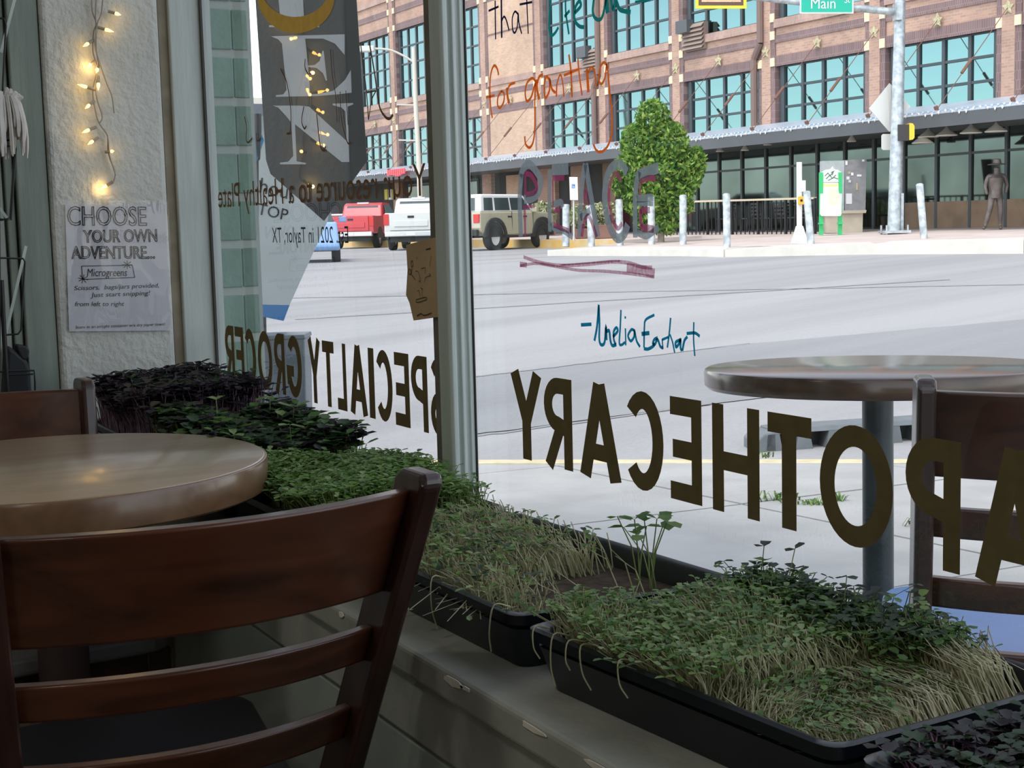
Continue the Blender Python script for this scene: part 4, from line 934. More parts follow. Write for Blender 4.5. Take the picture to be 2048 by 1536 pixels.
# small painted lines in a plain letter
def text_polys(s, outline=False):
    cu = bpy.data.curves.new('tmp_text', 'FONT'); cu.body = s; cu.size = 1.0; cu.resolution_u = 3
    if outline: cu.fill_mode = 'NONE'
    ob = bpy.data.objects.new('tmp_text', cu); C.objects.link(ob)
    dg = bpy.context.evaluated_depsgraph_get(); me = bpy.data.meshes.new_from_object(ob.evaluated_get(dg))
    vs = np.array([v.co[:] for v in me.vertices]); fs = [tuple(p.vertices) for p in me.polygons]; es = [tuple(e.vertices) for e in me.edges]
    bpy.data.objects.remove(ob); bpy.data.curves.remove(cu); bpy.data.meshes.remove(me)
    return vs, fs, es
def text_on(s, f, m, name, parent, outline=0.0, nrm=(0, -1, 0), up=1.0):
    """f(u, v) -> 3D point, u in 0..1 along the words, v = 0 baseline, 1 cap height"""
    vs, fs, es = text_polys(s, outline > 0); x0, x1 = vs[:, 0].min(), vs[:, 0].max()
    P = [np.array(f((v[0] - x0) / (x1 - x0), v[1] / .69), float) for v in vs]; mb = MB()
    if not outline: mb.add(P, fs)
    else:
        for a, b in es:
            if np.linalg.norm(P[a] - P[b]) > 1e-7:
                d = (P[b] - P[a]); d = d / np.linalg.norm(d) * outline * .4; tmp = MB(); ribbon(tmp, [P[a] - d, P[b] + d], outline, nrm, 0.0); mb.add(tmp.v[:4], [(0, 1, 3, 2)])
    return mb.build(name, m, parent)
def glass_line(s, pa, pb, hpx, m, win):
    A_, B_ = on_y(*pa, LY), on_y(*pb, LY); H_ = on_y(pa[0], pa[1] - hpx, LY)[2] - A_[2]
    return text_on(s, lambda u, v: A_ + (B_ - A_) * u + np.array([0, 0, H_ * v]), m, 'painted_line', win)
glass_line('Your resource to a Healthy Plate', (853, 391), (437, 415), 66, M_brownp, win1)
glass_line('Est. 2021 in Taylor, TX', (697, 486), (545, 485), 34, mat('paint_black', (.02, .02, .02), .5), win1)

# ================================================================== note on the pier
SX = WX + .004
sg = thing('paper_note', 'handwritten paper note in a clear sleeve taped to the white pier', 'notice', on_x(235, 663, SX))
cor = [on_x(130, 408, SX), on_x(330, 409, SX), on_x(341, 661, SX), on_x(138, 663, SX)]
MB().prism([cor[3], cor[2], cor[1], cor[0]], (.0008, 0, 0)).build('paper', mat('paper_white', (.62, .63, .68), .6, var=.03, scale=6), sg)
M_slv = glass_mat('sleeve_film', (.97, .97, .98), 1.45, .02)
c2 = [p + np.array([.0042, 0, 0]) for p in cor]; mid = sum(c2) / 4
slv = MB(); N = 10; g_ = []
for j in range(N + 1):
    for i in range(N + 1):
        u, v = -.03 + 1.06 * i / N, -.03 + 1.06 * j / N; p = (c2[0] * (1 - u) + c2[1] * u) * (1 - v) + (c2[3] * (1 - u) + c2[2] * u) * v
        g_.append(p + np.array([.0016 * math.sin(3.1 * i + 1.7 * j) * math.cos(2.3 * j - i), 0, 0]))
slv.add(g_, [(j * (N + 1) + i, j * (N + 1) + i + 1, (j + 1) * (N + 1) + i + 1, (j + 1) * (N + 1) + i) for j in range(N) for i in range(N)]).build('sleeve', M_slv, sg, smooth='all')
M_ink = mat('ink_black', (.012, .012, .016), .6)
def note_line(s, u0, u1, v0, v1, ol=0.0, slant=0.0, tilt=0.0):
    def f(u, v):
        U = u0 + (u1 - u0) * u + slant * v; V = v1 - (v1 - v0) * v + tilt * u
        p = (cor[0] * (1 - U) + cor[1] * U) * (1 - V) + (cor[3] * (1 - U) + cor[2] * U) * V
        return p + np.array([.0016, 0, 0])
    return text_on(s, f, M_ink, 'handwriting', sg, ol, (1, 0, 0))
note_line('CHOOSE', .02, .80, .02, .165, .0021); note_line('YOUR OWN', .17, .90, .205, .30, .0018, tilt=-.01); note_line('ADVENTURE...', .05, .87, .33, .425, .0018)
note_line('Microgreens', .19, .58, .505, .565, 0, .01); note_line('Scissors,  bags/jars provided,', .06, .90, .64, .675, 0, .01, -.02); note_line('Just start snipping!', .22, .80, .695, .73, 0, .01, -.015)
note_line('from left to right', .06, .54, .765, .80, 0, .01); note_line('Store in an airtight container w/a dry paper towel', .06, .94, .955, .978, 0, .005, -.02)
def note_pts(L): return [(cor[0] * (1 - U) + cor[1] * U) * (1 - V) + (cor[3] * (1 - U) + cor[2] * U) * V + np.array([.0016, 0, 0]) for U, V in L]
fr = MB()
for L in ([(.14, .485), (.64, .478), (.66, .575), (.145, .59), (.14, .485)],) + tuple([(.59 + .05 * math.cos(a), .475 + .035 * math.sin(a)), (.59 - .05 * math.cos(a), .475 - .035 * math.sin(a))] for a in (0, .8, 1.6, 2.4)) + tuple([(.15 + .05 * math.cos(a), .585 + .035 * math.sin(a)), (.15 - .05 * math.cos(a), .585 - .035 * math.sin(a))] for a in (.2, 1.0, 1.8, 2.6)):
    P = note_pts(L)
    for a, b in zip(P[:-1], P[1:]): ribbon(fr, [a, b], .0014, (1, 0, 0), 0.0001)
fr.build('drawn_box', M_ink, sg)

# ================================================================== cardboard sign leaning on the mullion
CY = GY - .02
cp = [(812, 490), (864, 476), (905, 470), (905, 632), (868, 635), (827, 641), (819, 606), (812, 590), (815, 540)]
cs = thing('cardboard_sign', 'torn brown cardboard sign with marker doodles hanging beside the window mullion', 'sign', on_y(845, 640, CY))
MB().prism([on_y(*p, CY) for p in cp[::-1]], (0, .003, 0)).build('card', mat('cardboard', (.52, .36, .205), .8, var=.1, scale=12), cs)
dood = [([(275, 410), (255, 450), (270, 520), (290, 470), (275, 410)], 14), ([(230, 545), (215, 600), (240, 640), (265, 590), (232, 545)], 14), ([(275, 540), (255, 620), (325, 720)], 12), ([(330, 585), (370, 590), (400, 690), (400, 755)], 9), ([(370, 735), (400, 758), (410, 730)], 9),
        ([(470, 770), (490, 690), (560, 655)], 9), ([(545, 620), (570, 650), (555, 680)], 9), ([(340, 1045), (490, 1005), (500, 1045), (350, 1090), (340, 1045)], 12), ([(400, 1000), (385, 900), (360, 905)], 9), ([(435, 990), (435, 880), (410, 850), (450, 880)], 9),
        ([(420, 545), (485, 530), (480, 620)], 10), ([(500, 235), (570, 215)], 20), ([(350, 1310), (420, 1270), (470, 1300), (590, 1260)], 16), ([(350, 350), (350, 390)], 10), ([(585, 330), (555, 520)], 8)]
mb = MB()
for pts, w in dood:
    P = [on_y(790 + x / 8.08, 470 + y / 8.08, CY - .0012) for x, y in pts]; P = spline(P, 4) if len(P) > 2 else P
    tmp = MB(); ribbon(tmp, P, w / 8.08 / 1330, NI, 0.0); n = len(P); mb.add(tmp.v[:2 * n], [(i, i + 1, n + i + 1, n + i) for i in range(n - 1)])
mb.build('doodles', mat('marker_brown_black', (.03, .02, .015), .6), cs)

# ================================================================== string of warm mini lights on the pier
LX = WX + .012
ln = thing('fairy_lights', 'string of warm white fairy lights hanging down the white pier', 'string lights', on_x(210, 370, LX))
M_wire = mat('wire_tan_white', (.36, .31, .25), .5)
def wirepx(pts, r=.0016, dx=0):
    P = spline([on_x(130 + x / 3.84, y / 3.84, LX + dx) for x, y in pts], 8); MB().tube(P, r, 5).build('wire', M_wire, ln, smooth=True)
wirepx([(205, -60), (210, 80), (240, 180), (220, 250), (215, 400), (245, 520), (215, 700), (235, 860), (265, 950), (325, 1040), (330, 1150), (350, 1230), (385, 1320), (375, 1390), (350, 1410)])
wirepx([(245, -60), (235, 100), (240, 220), (240, 380), (255, 500), (240, 720), (285, 890), (265, 950)], dx=.003)
wirepx([(295, -60), (280, 100), (255, 165), (240, 230), (230, 350), (265, 480), (320, 640), (360, 740), (378, 870)], dx=.005)
wirepx([(325, 1040), (335, 1100), (345, 1200), (375, 1300), (390, 1350)], dx=.003)
M_bulb = mat('bulb_warm_glow', (1, .8, .4), .3, emit=(1.0, .56, .09), estr=7)
M_sock = mat('bulb_socket', (.33, .30, .24), .5)
bulbs = [((360, 95), (430, 115)), ((270, 215), (375, 245)), ((200, 320), (138, 358)), ((215, 480), (180, 510)), ((255, 510), (240, 560)), ((255, 610), (256, 692)), ((205, 680), (95, 648)), ((205, 790), (155, 835)), ((215, 985), (130, 1020)), ((235, 1070), (175, 1110)), ((335, 1165), (378, 1160)), ((345, 1410), (275, 1450))]
for i, (s0, s1) in enumerate(bulbs):
    deep = -.006 if i in (3, 11) else .008
    a, b = on_x(130 + s0[0] / 3.84, s0[1] / 3.84, LX + .002), on_x(130 + s1[0] / 3.84, s1[1] / 3.84, LX + deep); d = b - a; L = np.linalg.norm(d); d /= L
    so = MB().cyl(a - d * .008, a + d * L * .35, .0034, n=8).build('socket', M_sock, ln, smooth=True)
    MB().lathe([(.0028, 0), (.0036, .004), (.003, L * .35), (.0, L * .68)], a + d * L * .33, 8, axis=d).build('bulb', M_bulb, so, smooth=True)
    lp = bpy.data.lights.new('bulb_light', 'POINT'); lp.energy = .03 if i in (3, 11) else .005; lp.color = (1, .62, .2); lp.shadow_soft_size = .004
    lo = bpy.data.objects.new('bulb_light', lp); C.objects.link(lo); lo.parent = ln; lo.location = Vector(b + np.array([.008, 0, 0]) - ORG[ln.name])

# ================================================================== just outside the window
M_otop = wood_mat('outdoor_top_dark', (.05, .025, .016), (.13, .065, .035), axis=0, rough=.2, coat=.3, scale=2.0, stretch=10)
M_pole = mat('table_pole_slate', (.05, .065, .075), .35, metal=.4, var=.2, scale=12)
oc = (-2.33, 2.20); oz = walk_z(*oc)
ot = thing('outdoor_cafe_table', 'round dark-stained cafe table on a slate-coloured column out on the sidewalk', 'table', (0, 0, 0))
th = .732 - oz
MB().lathe([(.33, th - .046), (.371, th - .046), (.379, th - .038), (.381, th - .010), (.378, th - .003), (.372, th), (0, th)], n=96).build('top', M_otop, ot, smooth=True)
MB().cyl((0, 0, .03), (0, 0, th - .046), .034, n=24).build('column', M_pole, ot, smooth=True)
MB().lathe([(.26, 0), (.26, .012), (.05, .04), (.034, .05)], n=32).build('base', M_black, ot, smooth=True)
ot.location = (oc[0], oc[1], oz); ot.rotation_euler = Vector((-.03, .02, 1)).to_track_quat('Z', 'Y').to_euler()

M_seat_skyrefl = mat('seat_painted_sky_reflection', (.20, .36, .72), .3, var=.05, scale=6)  # black vinyl; its sky reflection is painted in as a blue base colour
ch3 = make_chair('dark mahogany ladder-back chair with a black vinyl seat coloured by a painted sky reflection, out on the sidewalk', .13, .20, .20, M_seat_skyrefl, top=.83)
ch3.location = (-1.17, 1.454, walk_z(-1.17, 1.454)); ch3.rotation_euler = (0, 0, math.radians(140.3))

# hanging banner with white serif letters
FD = 3.7
M_flag = mat('flag_charcoal', (.075, .075, .072), .75, var=.08, scale=6)
M_flagw = mat('flag_white_print', (.62, .63, .64), .7)
fg = thing('pennant_flag', 'charcoal pennant flag with big white serif letters hanging outside the glass', 'flag', at_depth(648, 442, FD))
outl = [(489, -420), (511, 0), (532, 320), (541, 348), (648, 442), (734, 322), (713, 0), (690, -420)]
thk = FWD * .004
MB().prism([at_depth(*p, FD) for p in outl], thk).build('cloth', M_flag, fg)
def fpoly(pts, z=.0012):
    P = [at_depth(400 + x / 3, y / 3, FD) - FWD * z for x, y in pts]
    MB().prism(P, FWD * .0006).build('letter', M_flagw, fg)
fpoly([(440, -330), (600, -330), (624, 108), (482, 108)]); fpoly([(425, -345), (700, -345), (800, -320), (860, -260), (865, -190), (820, -130), (740, -100), (612, -96), (611, -112), (680, -120), (715, -150), (722, -220), (705, -290), (660, -328), (425, -332)])
O_ = [(620 + 200 * math.cos(t), -640 + 230 * math.sin(t)) for t in np.linspace(0, 2 * math.pi, 33)]; I_ = [(620 + 95 * math.cos(t), -640 + 205 * math.sin(t)) for t in np.linspace(2 * math.pi, 0, 33)]
fpoly(O_ + I_); fpoly([(415, 152), (715, 152), (715, 163), (415, 163)])
fpoly([(425, 218), (470, 236), (492, 262), (520, 540), (500, 566), (455, 572), (457, 581), (700, 577), (830, 566), (910, 556), (905, 420), (870, 480), (800, 545), (720, 562), (662, 565), (650, 402), (700, 408), (738, 440), (755, 484), (762, 484), (742, 305), (735, 305), (718, 365), (690, 390), (648, 394), (632, 232), (740, 232), (810, 262), (868, 330), (868, 206)])
fpoly([(438, 634), (470, 646), (520, 700), (548, 735), (560, 935), (530, 970), (480, 976), (482, 986), (636, 986), (634, 977), (580, 968), (570, 745), (850, 972), (896, 972), (886, 640), (920, 626), (918, 618), (796, 622), (797, 631), (850, 646), (872, 668), (880, 846), (655, 640), (600, 634)])
# arm that carries it, fixed to the green pier
pa, pb = at_depth(480, -425, FD), at_depth(705, -425, FD)
MB().tube([pa + (pa - pb) * .3, pa, pb], .012, 8).build('hanging_rod', M_black, fg)

BD = 4.4
bn = thing('feather_banner', 'white feather banner with a blue foot standing behind the charcoal pennant', 'banner', (0, 0, 0))
pbz = at_depth(516, 632, BD); gz = walk_z(pbz[0], pbz[1]); bn.location = (pbz[0], pbz[1], gz); ORG[bn.name] = np.array([pbz[0], pbz[1], gz])
MB().prism([at_depth(*p, BD) for p in [(517, 232), (600, 228), (640, 270), (662, 400), (655, 442), (579, 610), (518, 609)]], FWD * .003).build('cloth', mat('banner_white', (.58, .63, .62), .8, var=.05, scale=5), bn)
MB().prism([at_depth(*p, BD) for p in [(518, 609.2), (579, 610.2), (567, 642), (519, 632)]], FWD * .003).build('blue_foot', mat('banner_blue', (.05, .22, .50), .8), bn)
MB().prism([at_depth(*p, BD) - FWD * .001 for p in [(500, 268), (520, 262), (528, 280), (507, 342)]], FWD * .0008).build('blue_corner', MATS['banner_blue'], bn)
MB().cyl((pbz[0] - .01, pbz[1], gz), at_depth(516, 228, BD), .011, n=8).build('pole', M_black, bn)
MB().lathe([(.16, 0), (.16, .02), (.02, .04)], (pbz[0] - .01, pbz[1], gz), 20).build('foot_plate', M_black, bn)
def banner_text(s, pa, pb, hpx, skew=0):
    A_, B_ = at_depth(*pa, BD) - FWD * .0015, at_depth(*pb, BD) - FWD * .0015; Hh = at_depth(pa[0] + skew, pa[1] - hpx, BD) - at_depth(*pa, BD)
    text_on(s, lambda u, v: A_ + (B_ - A_) * u + Hh * v, M_ink, 'lettering', bn)
banner_text('TOP', (514, 428), (574, 441), 22, 4); banner_text('hour', (519, 385), (592, 402), 30, 4)

# tapered grey bin
p = at_depth(570, 667, 4.15); gz = walk_z(p[0], p[1])
bi = thing('street_bin', 'tapered grey metal bin standing on the sidewalk behind the gilt letters', 'bin', (p[0], p[1], gz))
def sq(c, h, z): return [c + RIGHT * sx * h + FWD * sy * h + np.array([0, 0, z]) for sx, sy in ((-1, -1), (1, -1), (1, 1), (-1, 1))]
c0 = np.array([p[0], p[1], 0]); zt = p[2]
M_bin = mat('bin_slate', (.17, .20, .23), .4, metal=.3, var=.25, scale=5)
MB().hexa(sq(c0, .052, gz), sq(c0, .066, zt - .012)).build('body', M_bin, bi, bevel=.004)
MB().hexa(sq(c0, .069, zt - .012), sq(c0, .067, zt)).build('lid', M_bin, bi, bevel=.003)

# moulded plastic kerb barrier in the gutter
P0, P1 = on_street(1548, 905), on_street(1905, 880)
dr = (P1 - P0); Lb = np.linalg.norm(dr[:2]); dr = dr / Lb; nr = np.array([-dr[1], dr[0], 0]); nr = nr if nr @ FWD > 0 else -nr
kb = thing('kerb_barrier', 'grey moulded plastic barrier with square openings lying along the gutter', 'barrier', P0)
M_kb = mat('barrier_grey_plastic', (.16, .18, .19), .5, var=.12, scale=8)
hb = .135
def bpt(s, o, z): return P0 + dr * s + nr * o + np.array([0, 0, z])
nseg = 6; seg = Lb / nseg
MB().prism([bpt(s, 0, 0) + np.array([0, 0, z]) for s, z in ((-.10, .0), (-.10, hb * .55), (-.06, hb * .8), (.0, hb * .9), (.02, hb * .9), (.02, 0))], nr * .22).build('end_cap', M_kb, kb, bevel=.01)
MB().hexa([bpt(.0, .0, hb * .78), bpt(Lb, .0, hb * .78), bpt(Lb, .22, hb * .78), bpt(0, .22, hb * .78)], [bpt(.0, .02, hb), bpt(Lb, .02, hb), bpt(Lb, .20, hb), bpt(0, .20, hb)]).build('top_rail', M_kb, kb, bevel=.006)
for k in range(nseg + 1):
    s = k * seg
    MB().hexa([bpt(s - .055, .0, .0), bpt(s + .055, .0, .0), bpt(s + .055, .22, 0), bpt(s - .055, .22, 0)], [bpt(s - .035, .0, hb * .78), bpt(s + .035, .0, hb * .78), bpt(s + .035, .22, hb * .78), bpt(s - .035, .22, hb * .78)]).build('foot', M_kb, kb)
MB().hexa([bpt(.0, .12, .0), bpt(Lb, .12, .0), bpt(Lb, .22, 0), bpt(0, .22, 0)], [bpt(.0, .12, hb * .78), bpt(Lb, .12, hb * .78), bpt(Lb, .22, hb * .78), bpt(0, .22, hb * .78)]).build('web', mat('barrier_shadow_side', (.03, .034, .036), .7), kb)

# weeds in the sidewalk joints
M_weed = mat('weed_green', (.13, .22, .06), .6, var=.3, scale=30)
for (px, py, n, sp, h, lab) in ((1558, 1000, 46, .10, .045, 'broad tuft of weeds in the sidewalk joint below the gilt letter T'), (1622, 1008, 40, .09, .035, 'spreading tuft of weeds in the sidewalk joint between the gilt letters T and O'), (1682, 1000, 18, .03, .05, 'small tuft of weeds in the sidewalk joint seen through the gilt letter O'), (1858, 1052, 34, .07, .05, 'tuft of weeds beside the slate table column on the sidewalk'), (1527, 915, 20, .05, .05, 'tuft of weeds at the gutter beside the plastic barrier')):
    c = on_plane(px, py, PL_WALK); mb = MB()
    for _ in range(n):
        o = c + RIGHT * random.gauss(0, sp * .6) + FWD * random.gauss(0, .02); a = random.uniform(0, 6.28); l = random.uniform(.4, 1) * h
        d = np.array([math.cos(a), math.sin(a), 0]); s = np.array([-d[1], d[0], 0]) * .004
        mb.add([o - s, o + s, o + d * l * .5 + s + [0, 0, l * .8], o + d * l * .5 - s + [0, 0, l * .8], o + d * l * .95 + [0, 0, l * .75]], [(0, 1, 2, 3), (3, 2, 4)])
    tag(mb.build('weed_tuft', M_weed, loc=c), lab, 'weed', 'weeds in the sidewalk joints')

# ================================================================== wire rack at the left edge
rk = thing('wire_rack', 'black wire card rack standing in front of the sage wall', 'rack', (-3.14, .50, 0))
RX = -3.14
def rkp(px, py, x=RX): return on_x(px, py, x)
MB().tube([rkp(-12, 1300), rkp(-4, 600), rkp(-10, -60)], .006, 8).build('upright', M_black, rk)
MB().tube([rkp(3, 560), rkp(9, 680), rkp(16, 800)], .005, 8).build('upright', M_black, rk)
for loop in ([(-30, 36), (8, 37), (12, 50), (4, 200), (-4, 206), (-30, 206)], [(-30, 279), (26, 281), (30, 292), (20, 436), (4, 440), (-30, 440)], [(-30, 291), (32, 293), (22, 440), (-2, 438)], [(-30, 515), (46, 517), (50, 524), (42, 660), (36, 668), (10, 670)], [(-30, 748), (14, 742), (68, 741), (70, 765), (70, 790)], [(14, 750), (66, 748)]):
    MB().tube([rkp(x, y) for x, y in loop], .0022, 6).build('basket_wire', M_black, rk, smooth=True)
for a, b in (((34, -20), (2, 105)), ((52, 492), (12, 668)), ((-4, 412), (14, 436))):
    MB().beam(rkp(*a, RX - .02), rkp(*b, RX - .02), .006, .0025, (1, 0, 0)).build('card_edge', mat('card_edge_mint', (.55, .62, .58), .5), rk)
ts = thing('tissue_tassel', 'white tissue-paper tassel tied above the middle rack basket', 'tassel', rkp(12, 330))
M_tis = mat('tissue_white', (.60, .57, .54), .8, var=.1, scale=30)
pt = rkp(8, 205)
for i in range(70):
    a = random.uniform(-1.5, 1.5); rad = random.uniform(.006, .034); l = random.uniform(.04, .12); d = np.array([random.uniform(-.5, 1) * .02, math.sin(a) * rad, 0]); k_ = random.uniform(.003, .006)
    MB().tube(spline([pt + [0, 0, .0], pt + d * .8 + [0, 0, .012], pt + d * 1.25 + [0, 0, -l * .45], pt + d * 1.2 + [0, 0, -l]], 3), [k_ * .6] + [k_] * 8 + [k_ * .5], 4).build('strip', M_tis, ts)
for i in range(9):
    a = random.uniform(-1, 1.3); d = np.array([.01, .03 * a, .03 * math.cos(a)])
    MB().tube([pt, pt + d * .6 + [0, .004, .004], pt + d], [.004, .008, .003], 5).build('bow_loop', M_tis, ts)
bg = thing('black_bag', 'black fabric bag sitting in the lowest rack basket', 'bag', rkp(40, 792))
def soft(pts, th, name, m, par):
    mb = MB().prism([rkp(x, y, RX - .035) for x, y in pts], (-th, 0, 0)); mb.build(name, m, par, bevel=.008, seg=3)
M_bag = mat('bag_black', (.012, .015, .018), .6)
soft([(14, 690), (30, 700), (56, 722), (62, 745), (64, 795), (8, 795)], .05, 'body', M_bag, bg); soft([(32, 688), (54, 692), (60, 700), (57, 715), (50, 722), (42, 718), (34, 700)], .03, 'flap', M_bag, bg)

# ================================================================== street furniture across the road
def foot(px, py): return on_plane(px, py, PL_FAR)
def hgt(base, px, py):
    """height above base of the pixel at the base's depth"""
    return at_depth(px, py, depth_of(base))[2] - base[2]
M_bol = mat('bollard_galvanised', (.60, .64, .65), .5, metal=.35, col2=(.34, .38, .40), scale=6, lo=.38, hi=.6)
for i, (bx, by, tx, ty, lab) in enumerate(((1132, 492, 1132, 408, 'steel bollard beside the accessible parking sign'), (1183, 493, 1180, 410, 'steel bollard between the accessible parking sign and the tree, nearer the sign'), (1240, 491, 1238, 398, 'steel bollard just left of the leafy street tree'), (1303, 489, 1302, 393, 'steel bollard right in front of the street tree trunk'),
        (1366, 489, 1366, 389, 'straight steel bollard just right of the leafy street tree'), (1454, 496, 1453, 386, 'tall steel bollard alone in front of the patio railing'), (1622, 489, 1613, 381, 'leaning scuffed steel bollard beside the push-button post'), (1848, 477, 1839, 366, 'leaning steel bollard between the signal pole and the bronze statue'))):
    b = foot(bx, by); h = hgt(b, tx, ty); tp = at_depth(tx, ty, depth_of(b)); r = .5 * 14.5 * depth_of(b) / FPX
    d = tp - b; d /= np.linalg.norm(d)
    t = thing('bollard', lab, 'bollard', b, 'steel bollards on the far corner')
    MB().cyl(b - d * .02, b + d * (h - .04), r, n=18).build('post', M_bol, t, smooth=True)
    MB().lathe([(r * 1.03, 0), (r * 1.03, .02), (r * .75, .045), (0, .055)], b + d * (h - .05), 18, axis=d).build('cap', M_bol, t, smooth=True)

# push-button post
b = foot(1599, 487); dpt = depth_of(b); pm = dpt / FPX
t = thing('push_button_post', 'short white pedestrian push-button post on a square base', 'post', b)
M_wht = mat('paint_white_street', (.72, .74, .72), .5)
h = hgt(b, 1597, 325)
MB().cyl(b + [0, 0, .3], b + [0, 0, h], 5.5 * pm, n=14).build('post', M_wht, t, smooth=True)
MB().hexa([b + RIGHT * sx * 15 * pm + FWD * sy * 15 * pm for sx, sy in ((-1, -1), (1, -1), (1, 1), (-1, 1))], [b + RIGHT * sx * 6 * pm + FWD * sy * 6 * pm + [0, 0, hgt(b, 1597, 452)] for sx, sy in ((-1, -1), (1, -1), (1, 1), (-1, 1))]).build('base', M_wht, t)
q = at_depth(1606, 372, dpt - .2); MB().obox(q, RIGHT * 5 * pm, FWD * .02, np.array([0, 0, 11 * pm])).build('instruction_plate', mat('sign_white', (.8, .82, .8), .5), t)
q = at_depth(1602, 401, dpt - .2); MB().obox(q, RIGHT * 5.5 * pm, FWD * .05, np.array([0, 0, 8 * pm])).build('button_box', mat('button_yellow', (.85, .42, .02), .4), t, bevel=.01)
MB().cyl(q - FWD * .06, q - FWD * .04, 2.6 * pm, n=12).build('button', M_black, t)

# green-framed map sign
b = foot(1662, 471); dpt = depth_of(b); pm = dpt / FPX
t = thing('map_sign', 'white town map sign on two green posts', 'sign', b)
M_grn = mat('sign_green_frame', (.03, .50, .16), .5)
for x in (1642, 1680):
    p0 = at_depth(x, 470, dpt); MB().obox((p0 + at_depth(x, 345, dpt)) / 2, RIGHT * 3.6 * pm, FWD * .05, np.array([0, 0, (hgt(p0, x, 345)) / 2])).build('post', M_grn, t)
    MB().obox(at_depth(x, 447, dpt), RIGHT * 5 * pm, FWD * .07, np.array([0, 0, 1.5 * pm])).build('collar', M_grn, t)
pl_ = lambda L, o: [at_depth(x, y, dpt - o) for x, y in L]
MB().prism(pl_([(1643, 432), (1681, 432), (1683, 428), (1684, 366), (1643, 366), (1641, 370), (1640, 428)], .08), FWD * .03).build('map_panel', mat('panel_white', (.82, .85, .80), .5), t)
MB().prism(pl_([(1641, 364), (1684, 364), (1684, 345), (1676, 340), (1668, 338), (1665, 333), (1661, 338), (1650, 340), (1641, 345)], .08), FWD * .03).build('header', MATS['panel_white'], t)
MB().prism(pl_([(1643, 368), (1682, 368), (1682, 373), (1643, 373)], .085), FWD * .004).build('yellow_strip', mat('strip_yellow', (.85, .78, .25), .5), t)
MB().prism(pl_([(1656, 379), (1678, 379), (1678, 410), (1656, 410)], .085), FWD * .004).build('map_print', mat('map_pale_yellow', (.80, .82, .50), .5, var=.1, scale=6), t)
scr = MB()
for k, L in enumerate(([(1650, 352), (1656, 346), (1660, 352), (1666, 344)], [(1652, 358), (1660, 350), (1664, 357), (1672, 350)], [(1656, 361), (1668, 355), (1676, 358)], [(1662, 345), (1668, 342), (1664, 350)])):
    ribbon(scr, pl_(L, .088), 1.6 * pm, -FWD, .001)
scr.build('logo_script', mat('logo_dark_green', (.06, .16, .10), .5), t)
# grey notice kiosk behind it
b = foot(1690, 466) ; dpt = depth_of(b); pm = dpt / FPX
t = thing('notice_kiosk', 'grey notice kiosk with torn posters on a tan concrete pedestal', 'kiosk', b)
MB().prism([at_depth(x, y, dpt) for x, y in ((1652, 466), (1725, 466), (1726, 426), (1651, 426))], FWD * .35).build('pedestal', mat('concrete_tan', (.50, .44, .35), .9, var=.08, scale=4), t)
MB().prism([at_depth(x, y, dpt - .08) for x, y in ((1648, 428), (1732, 426), (1733, 420), (1648, 422))], FWD * .5).build('shelf', MATS['concrete_tan'], t)
MB().prism([at_depth(x, y, dpt - .02) for x, y in ((1643, 422), (1688, 422), (1689, 321), (1644, 322))], FWD * .3).build('side_board', mat('kiosk_pale_grey', (.40, .45, .45), .6, var=.1, scale=5), t)
MB().prism([at_depth(x, y, dpt - .06) for x, y in ((1690, 422), (1731, 420), (1733, 318), (1690, 320))], FWD * .3).build('board', mat('kiosk_grey', (.24, .24, .25), .6, var=.12, scale=6), t)
for (x0, y0, x1, y1, cc) in ((1692, 387, 1704, 408, (.7, .7, .72)), (1702, 345, 1707, 351, (.75, .75, .72)), (1714, 349, 1723, 353, (.75, .75, .72)), (1693, 353, 1699, 359, (.72, .72, .72)), (1697, 360, 1702, 365, (.6, .6, .6)), (1691, 322, 1695, 330, (.8, .8, .8)), (1724, 319, 1729, 323, (.8, .8, .8)), (1712, 366, 1716, 380, (.45, .38, .22)), (1696, 343, 1701, 348, (.45, .38, .25))):
    MB().prism([at_depth(x, y, dpt - .075) for x, y in ((x0, y1), (x1, y1), (x1, y0), (x0, y0))], FWD * .006).build('poster', mat('poster_%d' % x0, cc, .7), t)

# signal pole with mast arm and signs
b = foot(1789, 468); dpt = depth_of(b); pm = dpt / FPX
t = thing('signal_pole', 'tall galvanised signal pole with a mast arm and bolted base plate', 'pole', b)
tp = at_depth(1802, -60, dpt)
MB().cyl(b, tp, 14.3 * pm, 10 * pm, n=24).build('mast', M_grey_metal, t, smooth=True)
MB().obox(b + [0, 0, .06], RIGHT * 26 * pm, FWD * 26 * pm, np.array([0, 0, .035])).build('base_plate', M_grey_metal, t)
for sx, sy in ((-1, -1), (1, -1), (1, 1), (-1, 1)): MB().cyl(b + RIGHT * sx * 21 * pm + FWD * sy * 21 * pm - [0, 0, .02], b + RIGHT * sx * 21 * pm + FWD * sy * 21 * pm + [0, 0, .24], 2 * pm, n=8).build('anchor_bolt', M_grey_metal, t)
MB().obox(at_depth(1804, 425, dpt - .12), RIGHT * 2.5 * pm, FWD * .05, np.array([0, 0, 38 * pm])).build('hand_hole_cover', M_grey_metal, t)
a0, a1 = at_depth(1790, 24, dpt), at_depth(1340, -22, dpt)
MB().cyl(a0, a1, 7.5 * pm, 4.5 * pm, n=14).build('mast_arm', M_grey_metal, t, smooth=True)
MB().obox(at_depth(1795, 24, dpt - .1), RIGHT * 6 * pm, FWD * .2, np.array([0, 0, 17 * pm])).build('arm_bracket', M_grey_metal, t)
